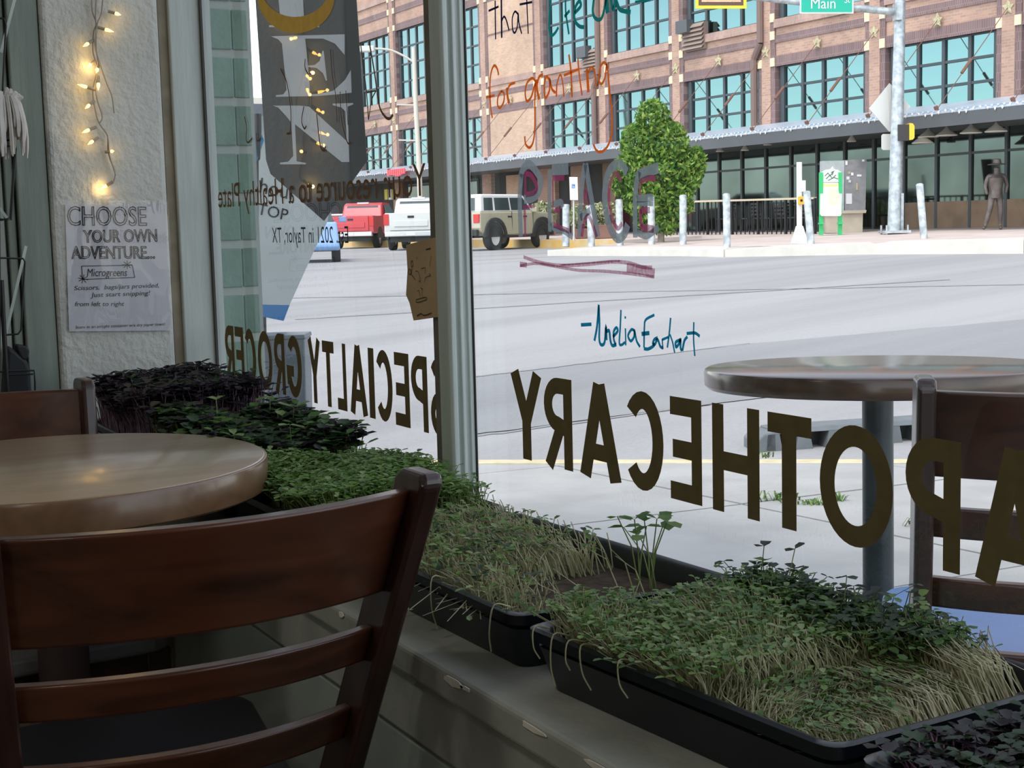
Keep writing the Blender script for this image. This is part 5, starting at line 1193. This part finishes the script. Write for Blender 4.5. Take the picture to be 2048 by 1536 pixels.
def street_sign(name, label, x0, y0, x1, y1, front, border, off=.3, bw=3):
    s = thing(name, label, 'sign', at_depth((x0 + x1) / 2, y1, dpt - off))
    MB().prism([at_depth(x, y, dpt - off) for x, y in ((x0, y1), (x1, y1), (x1, y0), (x0, y0))], FWD * .03).build('border', border, s)
    MB().prism([at_depth(x, y, dpt - off - .004) for x, y in ((x0 + bw, y1 - bw), (x1 - bw, y1 - bw), (x1 - bw, y0 + bw), (x0 + bw, y0 + bw))], FWD * .003).build('face', front, s)
    return s
s = street_sign('street_name_sign', 'green street name sign reading Main St on the mast arm', 1600, -34, 1707, 27, mat('sign_street_green', (.0, .42, .28), .4), mat('sign_border_white', (.85, .9, .88), .4), bw=2.5)
def st(sx, pa, pb, h): 
    A_, B_ = at_depth(*pa, dpt - .31), at_depth(*pb, dpt - .31); H_ = np.array([0, 0, h * pm]); text_on(sx, lambda u, v: A_ + (B_ - A_) * u + H_ * v, MATS['sign_border_white'], 'lettering', s)
st('Main', (1622, 17), (1671, 17), 21); st('St', (1689, 6), (1700, 5), 12)
MB().cyl(at_depth(1653, -40, dpt - .2), at_depth(1653, -2, dpt - .1), 2 * pm, n=8).build('hanger', M_grey_metal, s)
s = street_sign('yellow_bordered_sign', 'dark street sign with a yellow border hung on the mast arm', 1391, -46, 1493, 17, mat('sign_dark_brown', (.10, .05, .04), .5), mat('sign_yellow', (.92, .72, .02), .4), bw=6)
MB().prism([at_depth(x, y, dpt - .31) for x, y in ((1403, 4), (1482, 4), (1482, -30), (1403, -30))], FWD * .002).build('legend', mat('sign_legend_tan', (.72, .42, .24), .6, var=.3, scale=40), s)
MB().cyl(at_depth(1442, -48, dpt - .2), at_depth(1442, -14, dpt - .1), 2 * pm, n=8).build('hanger', M_grey_metal, s)
s = thing('diamond_sign_back', 'bare metal back of a diamond warning sign strapped to the signal pole', 'sign', at_depth(1780, 262, dpt - .35))
M_alu = mat('bare_aluminium', (.60, .61, .58), .5, metal=.2)
MB().prism([at_depth(x, y, dpt + .30) for x, y in ((1738, 217), (1779, 166), (1821, 213), (1779, 264))], FWD * .02).build('plate', M_alu, s)
MB().obox(at_depth(1780, 216, dpt + .27), RIGHT * 2.2 * pm, FWD * .02, np.array([0, 0, 46 * pm])).build('stiffener', M_alu, s)
s = thing('small_sign_back', 'small rounded bare metal sign back below the diamond sign', 'sign', at_depth(1774, 300, dpt + .3))
MB().prism([at_depth(x, y, dpt + .3) for x, y in ((1766, 300), (1786, 300), (1786, 268), (1766, 268), (1763, 271), (1763, 297))], FWD * .02).build('plate', M_alu, s)
s = thing('pedestrian_signal', 'black pedestrian signal head with an amber-yellow edge on the signal pole', 'signal', at_depth(1815, 285, dpt - .1))
MB().prism([at_depth(x, y, dpt - .25) for x, y in ((1797, 281), (1818, 281), (1818, 249), (1797, 249))], FWD * .4).build('housing', mat('signal_black', (.035, .03, .03), .6), s)
MB().prism([at_depth(x, y, dpt - .28) for x, y in ((1819, 280), (1826, 279), (1829, 275), (1829, 252), (1826, 247), (1819, 246)) ], FWD * .4).build('visor', mat('signal_yellow', (.95, .55, .03), .4), s)

# accessible parking sign
b = foot(1148, 482); dpt = depth_of(b); pm = dpt / FPX
s = thing('accessible_parking_sign', 'white accessible parking sign with blue symbol on a thin post', 'sign', b)
MB().cyl(b, at_depth(1147, 356, dpt), 1.8 * pm, n=8).build('post', M_alu, s)
MB().prism([at_depth(x, y, dpt - .06) for x, y in ((1140, 400), (1156, 400), (1155, 354), (1138.5, 354))], FWD * .02).build('plate', mat('plate_white', (.85, .87, .86), .45), s)
MB().prism([at_depth(x, y, dpt - .065) for x, y in ((1143.5, 376.5), (1150, 376.5), (1150, 368.5), (1143.5, 368.5))], FWD * .003).build('blue_square', mat('symbol_blue', (.0, .15, .6), .4), s)
sy = MB(); ribbon(sy, [at_depth(x, y, dpt - .07) for x, y in ((1146, 369.5), (1146.2, 373), (1148.4, 373.2), (1149, 375.4))], .7 * pm, -FWD, .001); ribbon(sy, [at_depth(x, y, dpt - .07) for x, y in ((1145.4, 372), (1145, 374.6), (1146.6, 375.6), (1148, 374.6))], .6 * pm, -FWD, .001)
sy.build('wheelchair_symbol', MATS['plate_white'], s)

# planters with shrubs
M_terr = mat('planter_brown', (.24, .13, .10), .8, var=.15, scale=4); M_shrub = mat('shrub_sage', (.34, .37, .18), .7, var=.25, scale=6, col2=(.18, .22, .09)); 
def leaf_cloud(name, c, rad, n, size, m, parent, seed=0):
    r_ = np.random.default_rng(seed); P = r_.normal(0, 1, (n, 3)); P /= np.linalg.norm(P, axis=1)[:, None]; P *= (r_.uniform(.25, 1, n) ** .45)[:, None]
    P = np.array(c) + P * np.array(rad); a = r_.normal(0, 1, (n, 3)); a /= np.linalg.norm(a, axis=1)[:, None]; b_ = np.cross(a, r_.normal(0, 1, (n, 3))); b_ /= np.linalg.norm(b_, axis=1)[:, None]
    s_ = (r_.uniform(.6, 1.3, n) * size)[:, None]
    V = np.stack([P - a * s_, P + b_ * s_ * .45, P + a * s_, P - b_ * s_ * .45], 1).reshape(-1, 3) - origin_of(parent)
    me = bpy.data.meshes.new(name); me.from_pydata(V.tolist(), [], [(4 * i, 4 * i + 1, 4 * i + 2, 4 * i + 3) for i in range(n)]); 
    for x in (m if isinstance(m, list) else [m]): me.materials.append(x)
    if isinstance(m, list): me.polygons.foreach_set('material_index', r_.integers(0, len(m), n).astype(np.int32))
    o = bpy.data.objects.new(name, me); C.objects.link(o); o.parent = parent; ORG[o.name] = origin_of(parent); o['kind'] = 'stuff'; return o
for i, (px, py, w, hb_, hs, lab) in enumerate(((1086, 472, 27, 24, 46, 'brown planter box with a pale sage shrub beside the parked off-roader'), (1170, 477, 22, 20, 52, 'low brown planter with a sage shrub behind the parking sign'), (1210, 477, 24, 28, 46, 'dark round planter with a sage shrub next to the street tree'))):
    b = foot(px, py); dpt = depth_of(b); pm = dpt / FPX
    s = thing('planter', lab, 'planter', b, 'planters in front of the warehouse')
    MB().hexa([b + RIGHT * sx * w * .85 * pm + FWD * sy * .4 for sx, sy in ((-1, -1), (1, -1), (1, 1), (-1, 1))], [b + RIGHT * sx * w * pm + FWD * sy * .45 + [0, 0, hb_ * pm] for sx, sy in ((-1, -1), (1, -1), (1, 1), (-1, 1))]).build('box', M_terr, s, bevel=.03)
    leaf_cloud('foliage', b + [0, 0, (hb_ + hs * .42) * pm], (w * 1.05 * pm, .6, hs * .55 * pm), 900, .10, [M_shrub, mat('shrub_pale', (.46, .47, .28), .7)], s, 30 + i)

# leafy street tree
b = foot(1322, 485); dpt = depth_of(b); pm = dpt / FPX
tr = thing('street_tree', 'bright green leafy street tree with a slim trunk on the corner', 'tree', b)
M_bark = mat('bark_grey_brown', (.24, .20, .16), .9, var=.2, scale=8)
up = lambda x, y, o=0: at_depth(x, y, dpt + o)
MB().tube([b - [0, 0, .05], up(1322, 440), up(1318, 390), up(1312, 310), up(1306, 240)], [.10, .08, .07, .05, .02], 8).build('trunk', M_bark, tr, smooth=True)
for L in ([(1320, 420), (1290, 370), (1255, 330)], [(1318, 400), (1350, 350), (1380, 320)], [(1315, 350), (1285, 300), (1270, 270)], [(1313, 330), (1340, 280), (1350, 250)]):
    MB().tube([up(x, y, random.uniform(-.3, .3)) for x, y in L], [.05, .035, .012], 6).build('branch', M_bark, tr, smooth=True)
TL = [leaf_mat('tree_leaf_lime', (.26, .42, .07), (.20, .36, .05), .35, 3, .02), leaf_mat('tree_leaf_green', (.15, .31, .05), (.11, .25, .04), .35, 3, .02), leaf_mat('tree_leaf_deep', (.06, .17, .03), (.05, .13, .03), .35, 3, .02), leaf_mat('tree_leaf_yellow', (.38, .50, .12), (.30, .44, .09), .35, 3, .02)]
k = 0
for (x, y, rx, ry, n) in ((1305, 240, 42, 42, 1500), (1275, 290, 42, 46, 1300), (1335, 290, 52, 50, 1700), (1268, 345, 50, 46, 1500), (1320, 345, 60, 56, 2200), (1370, 345, 42, 50, 1400), (1290, 395, 60, 40, 1500), (1345, 400, 52, 42, 1400), (1240, 365, 24, 28, 500), (1395, 325, 20, 34, 400), (1300, 440, 40, 24, 500), (1330, 450, 34, 22, 350)):
    leaf_cloud('crown', up(x, y), (rx * pm, rx * pm * .8, ry * pm), n, .085, TL, tr, 60 + k); k += 1

# patio railing with dark balusters and stacked chairs behind
b0, b1 = foot(1325, 470), foot(1630, 468)
rl = thing('patio_railing', 'dark patio railing with a pale timber top rail along the shop front', 'railing', b0)
zt = hgt(b0, 1325, 405); zt1 = hgt(b1, 1640, 396)
MB().beam(b0 + [0, 0, zt], b1 + [0, 0, zt1], .12, .06).build('top_rail', mat('rail_pale_timber', (.62, .52, .36), .6), rl)
for k in range(37):
    f_ = k / 36; p = b0 * (1 - f_) + b1 * f_; z1 = zt * (1 - f_) + zt1 * f_; w = .035 if k % 6 == 0 else .014
    MB().box((p[0] - w, p[1] - w, p[2]), (p[0] + w, p[1] + w, p[2] + z1)).build('baluster', M_black, rl)
M_pc = mat('patio_chair_dark', (.03, .032, .034), .5)
chp = None
for k, px in enumerate(range(1392, 1600, 23)):
    b = foot(px, 467)
    if chp is None:
        chp = thing('patio_chair', 'dark slatted patio chair in the row behind the railing', 'chair', (0, 0, 0), 'patio chairs behind the railing')
        for sx in (-1, 1):
            MB().tube([(-.2, sx * .22, 0), (-.22, sx * .22, .45), (-.3, sx * .22, .95)], .022, 6).build('back_leg', M_pc, chp); MB().tube([(.24, sx * .22, 0), (.2, sx * .22, .45)], .022, 6).build('front_leg', M_pc, chp)
        MB().box((-.22, -.24, .43), (.24, .24, .47)).build('seat', M_pc, chp)
        for z in (.58, .70, .82, .93): MB().box((-.31 + (.95 - z) * .15, -.22, z - .03), (-.28 + (.95 - z) * .15, .22, z + .03)).build('back_slat', M_pc, chp)
        o = chp
    else: o = copy_tree(chp)
    o.location = Vector(b + np.array([0, 1.3, 0])); o.location.z = far_z(b[0], b[1] + 1.3); o.rotation_euler = (0, 0, random.uniform(-.4, .4) + (1.57 if k % 2 else -1.57))

# bronze statue of a man in a hat
b = foot(1990, 460); dpt = depth_of(b); pm = dpt / FPX
sc_ = hgt(b, 1990, 322) / 1.86
M_brz = mat('bronze_patina', (.13, .11, .10), .45, metal=.4, var=.25, scale=5)
stt = thing('bronze_statue', 'bronze statue of a striding man in a wide hat beside the shop front', 'statue', b)
J = [('pel', 0, 0, .98, .15), ('chest', .01, 0, 1.38, .17), ('neck', .02, 0, 1.54, .065), ('head', .02, -.03, 1.70, .095), ('ls', -.20, 0, 1.46, .075), ('le', -.27, .03, 1.18, .055), ('lh', -.25, -.08, .95, .045), ('rs', .23, 0, 1.46, .075), ('re', .33, .05, 1.20, .055), ('rh', .28, .02, .98, .045),
     ('lk', -.17, -.05, .55, .08), ('la', -.28, -.02, .10, .055), ('lt', -.36, -.12, .04, .05), ('rk', .13, -.03, .54, .08), ('ra', .15, .05, .10, .055), ('rt', .12, -.12, .04, .05), ('lhip', -.10, 0, .92, .11), ('rhip', .10, 0, .92, .11)]
E_ = [('pel', 'chest'), ('chest', 'neck'), ('neck', 'head'), ('chest', 'ls'), ('ls', 'le'), ('le', 'lh'), ('chest', 'rs'), ('rs', 're'), ('re', 'rh'), ('pel', 'lhip'), ('lhip', 'lk'), ('lk', 'la'), ('la', 'lt'), ('pel', 'rhip'), ('rhip', 'rk'), ('rk', 'ra'), ('ra', 'rt')]
nm = {j[0]: i for i, j in enumerate(J)}
me = bpy.data.meshes.new('figure'); me.from_pydata([tuple((RIGHT * j[1] + FWD * j[2] + np.array([0, 0, j[3]])) * sc_) for j in J], [(nm[a], nm[c_]) for a, c_ in E_], [])
fo = bpy.data.objects.new('figure', me); C.objects.link(fo); fo.parent = stt; me.materials.append(M_brz)
md = fo.modifiers.new('skin', 'SKIN'); md.use_smooth_shade = True
for i, j in enumerate(J): me.skin_vertices[0].data[i].radius = (j[4] * sc_, j[4] * sc_ * (.75 if j[0] in ('chest', 'pel') else 1))
me.skin_vertices[0].data[0].use_root = True
fo.modifiers.new('sub', 'SUBSURF').levels = 1; fo.modifiers['sub'].render_levels = 2
hc = b + (RIGHT * .02 - FWD * .03 + np.array([0, 0, 1.77])) * sc_
MB().lathe([(.10 * sc_, .0), (.24 * sc_, -.02), (.25 * sc_, -.005), (.115 * sc_, .02), (.10 * sc_, .12), (.06 * sc_, .135), (0, .13)], hc, 20).build('hat', M_brz, stt, smooth=True)
MB().lathe([(.19 * sc_, .0), (.17 * sc_, .2), (.20 * sc_, .35), (.21 * sc_, .52), (.14 * sc_, .60)], b + [0, 0, .86 * sc_], 16).build('jacket', M_brz, stt, smooth=True)

# lamp post far left
bq = at_depth(844, 486, 61); bq[2] = far_z(bq[0], bq[1]); dpt = 61; pm = dpt / FPX
lp_ = thing('street_lamp', 'slim white street lamp post with a curved arm at the kerb by the parked trucks', 'lamp post', bq)
MB().tube([bq, at_depth(838, 330, dpt), at_depth(831, 200, dpt), at_depth(827, 95, dpt)], [.13, .11, .10, .08], 10).build('post', mat('lamp_post_cream', (.62, .60, .52), .5), lp_, smooth=True)
MB().tube(spline([at_depth(828, 125, dpt), at_depth(808, 112, dpt), at_depth(780, 100, dpt), at_depth(748, 97, dpt)], 5), .045, 8).build('arm', MATS['lamp_post_cream'], lp_, smooth=True)
MB().obox(at_depth(734, 98, dpt), RIGHT * 15 * pm, FWD * .15, np.array([0, 0, 6 * pm])).build('lamp_head', mat('lamp_head_grey', (.7, .72, .7), .4), lp_, bevel=.05)
for x0, y in ((793, 209), (797, 280)): MB().beam(at_depth(x0, y, dpt), at_depth(835, y + 1, dpt), .06, .06).build('cross_arm', MATS['lamp_post_cream'], lp_)

# ================================================================== parked vehicles
M_tyre = mat('tyre', (.02, .02, .021), .8); M_carglass = mat('car_glass', (.05, .07, .075), .08, spec=.8); M_tail = mat('tail_lamp', (.65, .03, .03), .3); M_plate = mat('licence_plate', (.75, .76, .76), .5); M_trimb = mat('car_black_trim', (.025, .026, .028), .55); M_chrome = mat('car_chrome', (.6, .62, .64), .2, metal=.9)
def wheel(t, x, y, r, w, rim, side):
    wo = MB().lathe([(r * .62, w / 2 - .001), (r * .62, -w / 2), (r * .95, -w / 2), (r, -w * .32), (r, w * .32), (r * .95, w / 2), (r * .62, w / 2)], (x, y, r), 28, axis=(0, 1, 0), caps=False).build('wheel', M_tyre, t, smooth=True)
    MB().lathe([(r * .63, -w * .42), (r * .63, w * .42), (r * .5, w * .40), (r * .28, w * .30), (0, w * .34)] if side > 0 else [(0, -w * .34), (r * .28, -w * .30), (r * .5, -w * .40), (r * .63, -w * .42), (r * .63, w * .42)], (x, y, r), 24, axis=(0, 1, 0)).build('rim', rim, wo, smooth=True)
def body(t, name, prof, w, m, taper=0.0, bevel=.05, parent=None):
    """side profile [(x, z)] across width w; taper narrows the top"""
    zs = [z for _, z in prof]; z0, z1 = min(zs), max(zs)
    n = len(prof); L = [(x, w / 2 - taper * (z - z0) / (z1 - z0 + 1e-9), z) for x, z in prof]; Rr = [(x, -y, z) for x, y, z in L]
    return MB().add(L + Rr, [tuple(range(n)), tuple(range(n, 2 * n))[::-1]] + [((i + 1) % n, i, n + i, n + (i + 1) % n) for i in range(n)]).build(name, m, parent or t, bevel=bevel)
def quad(name, pts, m, t, d=(0, 0, 0.004)): return MB().prism(pts, d).build(name, m, t)
def place(t, px, py, h):
    p = on_street(px, py); p[2] = street_z(p[0], p[1]); t.location = Vector(p); yaw = math.atan2(h[1], h[0])
    t.rotation_euler = (0, 0, yaw)
def off_roader():
    t = thing('off_road_car', 'boxy beige off-road car with a white hardtop and steel wheels', 'car', (0, 0, 0))
    paint = mat('paint_desert_beige', (.50, .47, .34), .3, coat=.4); white = mat('paint_white_roof', (.85, .86, .85), .35, coat=.3)
    body(t, 'body', [(-2.2, .62), (-2.25, .75), (-2.22, 1.28), (1.0, 1.28), (2.15, 1.22), (2.28, 1.12), (2.3, .65), (2.0, .50), (-1.9, .48)], 1.90, paint, .03)
    body(t, 'hardtop', [(-2.15, 1.275), (-2.02, 1.80), (-1.9, 1.86), (.40, 1.86), (.55, 1.82), (1.05, 1.275)], 1.78, white, .10)
    for s in (-1, 1):
        for (a, b_, c_, d_) in ((-1.95, -1.42, -1.36, -1.86), (-1.30, -.42, -.42, -1.26), (-.34, .86, .46, -.34)):
            y0, y1 = s * .868, s * .800
            quad('side_window', [(a, y0 + s * .012, 1.32), (b_, y0 + s * .012, 1.32), (c_, y1 + s * .012, 1.74), (d_, y1 + s * .012, 1.74)], M_carglass, t, (0, s * .006, 0))
        for x in (-1.42, 1.48):
            P = [(x + .54 * math.cos(a), s * .93, .44 + .52 * math.sin(a)) for a in np.linspace(0, math.pi, 13)] + [(x + .66 * math.cos(a), s * .93, .44 + .64 * math.sin(a)) for a in np.linspace(math.pi, 0, 13)]
            MB().prism(P, (0, s * .07, 0)).build('wheel_arch', M_trimb, t)
            MB().prism([(x + .5 * math.cos(a), s * .90, .44 + .5 * math.sin(a)) for a in np.linspace(0, math.pi, 13)], (0, s * .055, 0)).build('wheel_well', M_trimb, t)
            wheel(t, x, s * .84, .415, .27, mat('rim_white_steel', (.72, .72, .70), .4), s)
        for x in (-.52, .42): MB().box((x - .10, s * .94 - .012, 1.08), (x + .10, s * .94 + .012, 1.13)).build('door_handle', M_trimb, t)
        for x in (-.38, .92): MB().box((x - .006, s * .935 - .008, .6), (x + .006, s * .935 + .008, 1.27)).build('door_seam', M_trimb, t)
        MB().box((-2.27, s * .80 - .10, .92), (-2.18, s * .80 + .13, 1.20)).build('tail_lamp', M_tail, t, bevel=.01)
        MB().box((-1.0, s * .90 - .06, .40), (1.0, s * .90 + .07, .48)).build('rock_rail', M_trimb, t)
        MB().box((.86, s * 1.0 - .12, 1.25), (1.02, s * 1.0 + .08, 1.42)).build('mirror', paint, t, bevel=.02)
    MB().box((-2.36, -.85, .48), (-2.2, .85, .70)).build('rear_bumper', M_trimb, t, bevel=.03); MB().box((2.24, -.85, .48), (2.42, .85, .70)).build('front_bumper', M_trimb, t, bevel=.03)
    quad('rear_window', [(-2.16, -.66, 1.33), (-2.16, .66, 1.33), (-2.05, .6, 1.74), (-2.05, -.6, 1.74)], M_carglass, t, (-.01, 0, 0))
    sp_ = MB().lathe([(.0, -.16), (.34, -.16), (.40, -.10), (.40, .08)], (-2.34, 0, 1.02), 24, axis=(1, 0, 0)).build('spare_wheel', M_tyre, t, smooth=True)
    return t
t = off_roader()
pr = on_street(986, 500.5)
hd = RIGHT[:2] * .56 + FWD[:2] * .83; hd /= np.linalg.norm(hd)
side = np.array([hd[1], -hd[0]])                      # its right side, towards us
ctr = pr[:2] + hd * 1.42 - side * .84
t.location = (float(ctr[0]), float(ctr[1]), float(street_z(*ctr))); yw = math.atan2(hd[1], hd[0])
t.rotation_euler = (0, 0, yw)

def pickup(label, col, name):
    t = thing('pickup_truck', label, 'pickup truck', (0, 0, 0)); paint = mat('paint_' + name, col, .3, coat=.5)
    body(t, 'bed', [(0, .62), (0, 1.36), (1.95, 1.36), (1.95, .62)], 1.98, paint, .03, .03)
    body(t, 'cab', [(1.95, .55), (1.96, 1.34), (2.22, 1.86), (2.5, 1.93), (3.7, 1.92), (4.5, 1.35), (5.6, 1.28), (5.75, 1.1), (5.75, .55)], 1.98, paint, .16, .06)
    quad('rear_window', [(2.03, -.74, 1.42), (2.03, .74, 1.42), (2.20, .68, 1.80), (2.20, -.68, 1.80)], M_carglass, t, (-.012, 0, .006))
    for s in (-1, 1):
        quad('side_window', [(2.4, s * .94, 1.42), (4.0, s * .94, 1.42), (3.6, s * .86, 1.82), (2.55, s * .86, 1.82)], M_carglass, t, (0, s * .012, 0))
        MB().box((-.03, s * .90 - .09, .92), (.06, s * .90 + .10, 1.32)).build('tail_lamp', M_tail, t, bevel=.01)
        for x in (1.15, 4.75): wheel(t, x, s * .85, .40, .27, M_chrome, s); MB().prism([(x + .5 * math.cos(a), s * .94, .42 + .48 * math.sin(a)) for a in np.linspace(0, math.pi, 11)], (0, s * .055, 0)).build('wheel_well', M_trimb, t)
        MB().box((3.7, s * 1.08 - .11, 1.3), (3.85, s * 1.08 + .11, 1.52)).build('mirror', M_trimb, t)
    tg = MB().box((-.045, -.78, .72), (.0, .78, 1.36)).build('tailgate', paint, t, bevel=.02)
    MB().box((-.075, -.62, .86), (-.046, .62, 1.08)).build('tailgate_panel', paint, tg, bevel=.012); MB().box((-.07, -.12, 1.17), (-.046, .12, 1.25)).build('badge', M_trimb, tg, bevel=.02)
    MB().box((-.20, -.95, .50), (.02, .95, .70)).build('bumper', M_chrome, t, bevel=.03); MB().box((-.215, -.17, .54), (-.20, .17, .68)).build('plate', M_plate, t)
    MB().box((.1, -.8, .30), (5.4, .8, .56)).build('chassis', M_trimb, t); MB().box((2.25, -.25, 1.88), (2.40, .25, 1.95)).build('brake_lamp', M_plate, t)
    return t
tr1 = pickup('bright red pickup truck parked tail-out beyond the blue car', (.62, .03, .05), 'red'); place(tr1, 703, 497.5, FWD * .99 + RIGHT * .14)
tr2 = pickup('silver-white pickup truck parked tail-out beside the red pickup', (.66, .68, .66), 'silver'); place(tr2, 824, 500.5, FWD * .99 + RIGHT * .06)
t = thing('white_car', 'white car almost hidden behind the red pickup', 'car', (0, 0, 0))
body(t, 'body', [(0, .35), (0, .95), (.3, 1.0), (4.2, .95), (4.4, .7), (4.4, .35)], 1.8, mat('paint_white_car', (.8, .81, .8), .3, coat=.4), .05); body(t, 'cabin', [(.4, .98), (1.0, 1.48), (2.6, 1.5), (3.4, .98)], 1.6, M_carglass, .2); body(t, 'roof', [(.95, 1.46), (1.1, 1.54), (2.5, 1.55), (2.7, 1.48)], 1.26, MATS['paint_white_car'], .02)
for x in (.8, 3.6):
    for s in (-1, 1): wheel(t, x, s * .78, .33, .22, M_chrome, s)
place(t, 672, 494, FWD * .99 - RIGHT * .1)
t = thing('blue_car', 'light blue car seen from the front beside the red pickup', 'car', (0, 0, 0)); pb_ = mat('paint_sky_blue', (.25, .42, .72), .3, coat=.5)
body(t, 'body', [(-.05, .30), (-.05, .62), (.15, .82), (1.2, .98), (4.4, 1.0), (4.5, .4), (4.4, .3)], 1.82, pb_, .06); body(t, 'cabin', [(1.0, .96), (1.75, 1.46), (3.3, 1.48), (4.1, 1.0)], 1.62, M_carglass, .2); body(t, 'roof', [(1.7, 1.42), (1.85, 1.5), (3.2, 1.52), (3.45, 1.42)], 1.28, pb_, .02)
quad('windscreen', [(1.05, -.70, 1.0), (1.05, .70, 1.0), (1.73, .60, 1.44), (1.73, -.60, 1.44)], M_carglass, t, (-.012, 0, .01))
MB().box((-.09, -.70, .30), (-.03, .70, .58)).build('grille', M_trimb, t, bevel=.02); MB().box((-.13, -.92, .22), (.1, .92, .32)).build('bumper', mat('bumper_silver', (.55, .58, .6), .35, metal=.3), t, bevel=.02); MB().box((-.12, -.26, .38), (-.09, .26, .52)).build('plate', M_plate, t)
for s in (-1, 1):
    MB().box((-.06, s * .72 - .15, .60), (.12, s * .72 + .15, .76)).build('headlamp', mat('headlamp_clear', (.8, .82, .8), .15), t, bevel=.03); MB().cyl((-.10, s * .78, .42), (-.06, s * .78, .42), .07, n=12).build('fog_lamp', mat('fog_white', (.9, .9, .85), .3), t)
    MB().box((-.05, s * .86 - .05, .64), (.05, s * .86 + .05, .72)).build('indicator', mat('indicator_amber', (.9, .5, .05), .3), t)
    for x in (.85, 3.55): wheel(t, x, s * .80, .34, .22, M_chrome, s)
    MB().box((1.35, s * 1.0 - .1, 1.0), (1.5, s * 1.0 + .1, 1.15)).build('mirror', pb_, t, bevel=.02)
place(t, 614, 520, -FWD * .98 + RIGHT * .12)

# ================================================================== unseen fill lamps added under the ceiling to brighten the room
M_fillg = mat('fill_diffuser_warm', (1, .95, .85), .5, emit=(1, .88, .70), estr=3.0)
for i, (x, y) in enumerate(((-1.6, -1.2), (-1.6, -3.4), (1.2, -1.2), (1.2, -3.4), (3.2, -2.3))):
    t = thing('fill_lamp', 'added round flat fill lamp with a warm diffuser above the cafe floor', 'lamp', (x, y, 3.1), 'added fill lamps under the ceiling')
    MB().lathe([(.22, .10), (.22, .04), (.20, .03), (.20, .045)], (x, y, 3.10), 32).build('housing', M_ceil, t, smooth=True)
    MB().lathe([(0, .035), (.19, .035), (.19, .045), (0, .045)], (x, y, 3.095), 32).build('diffuser', M_fillg, t)
    ld = bpy.data.lights.new('fill_lamp_light', 'AREA'); ld.shape = 'DISK'; ld.size = .4; ld.energy = FILL_W; ld.color = (1, .95, .87)
    lo = bpy.data.objects.new('fill_lamp_light', ld); C.objects.link(lo); lo.parent = t; lo.location = (0, 0, .02)
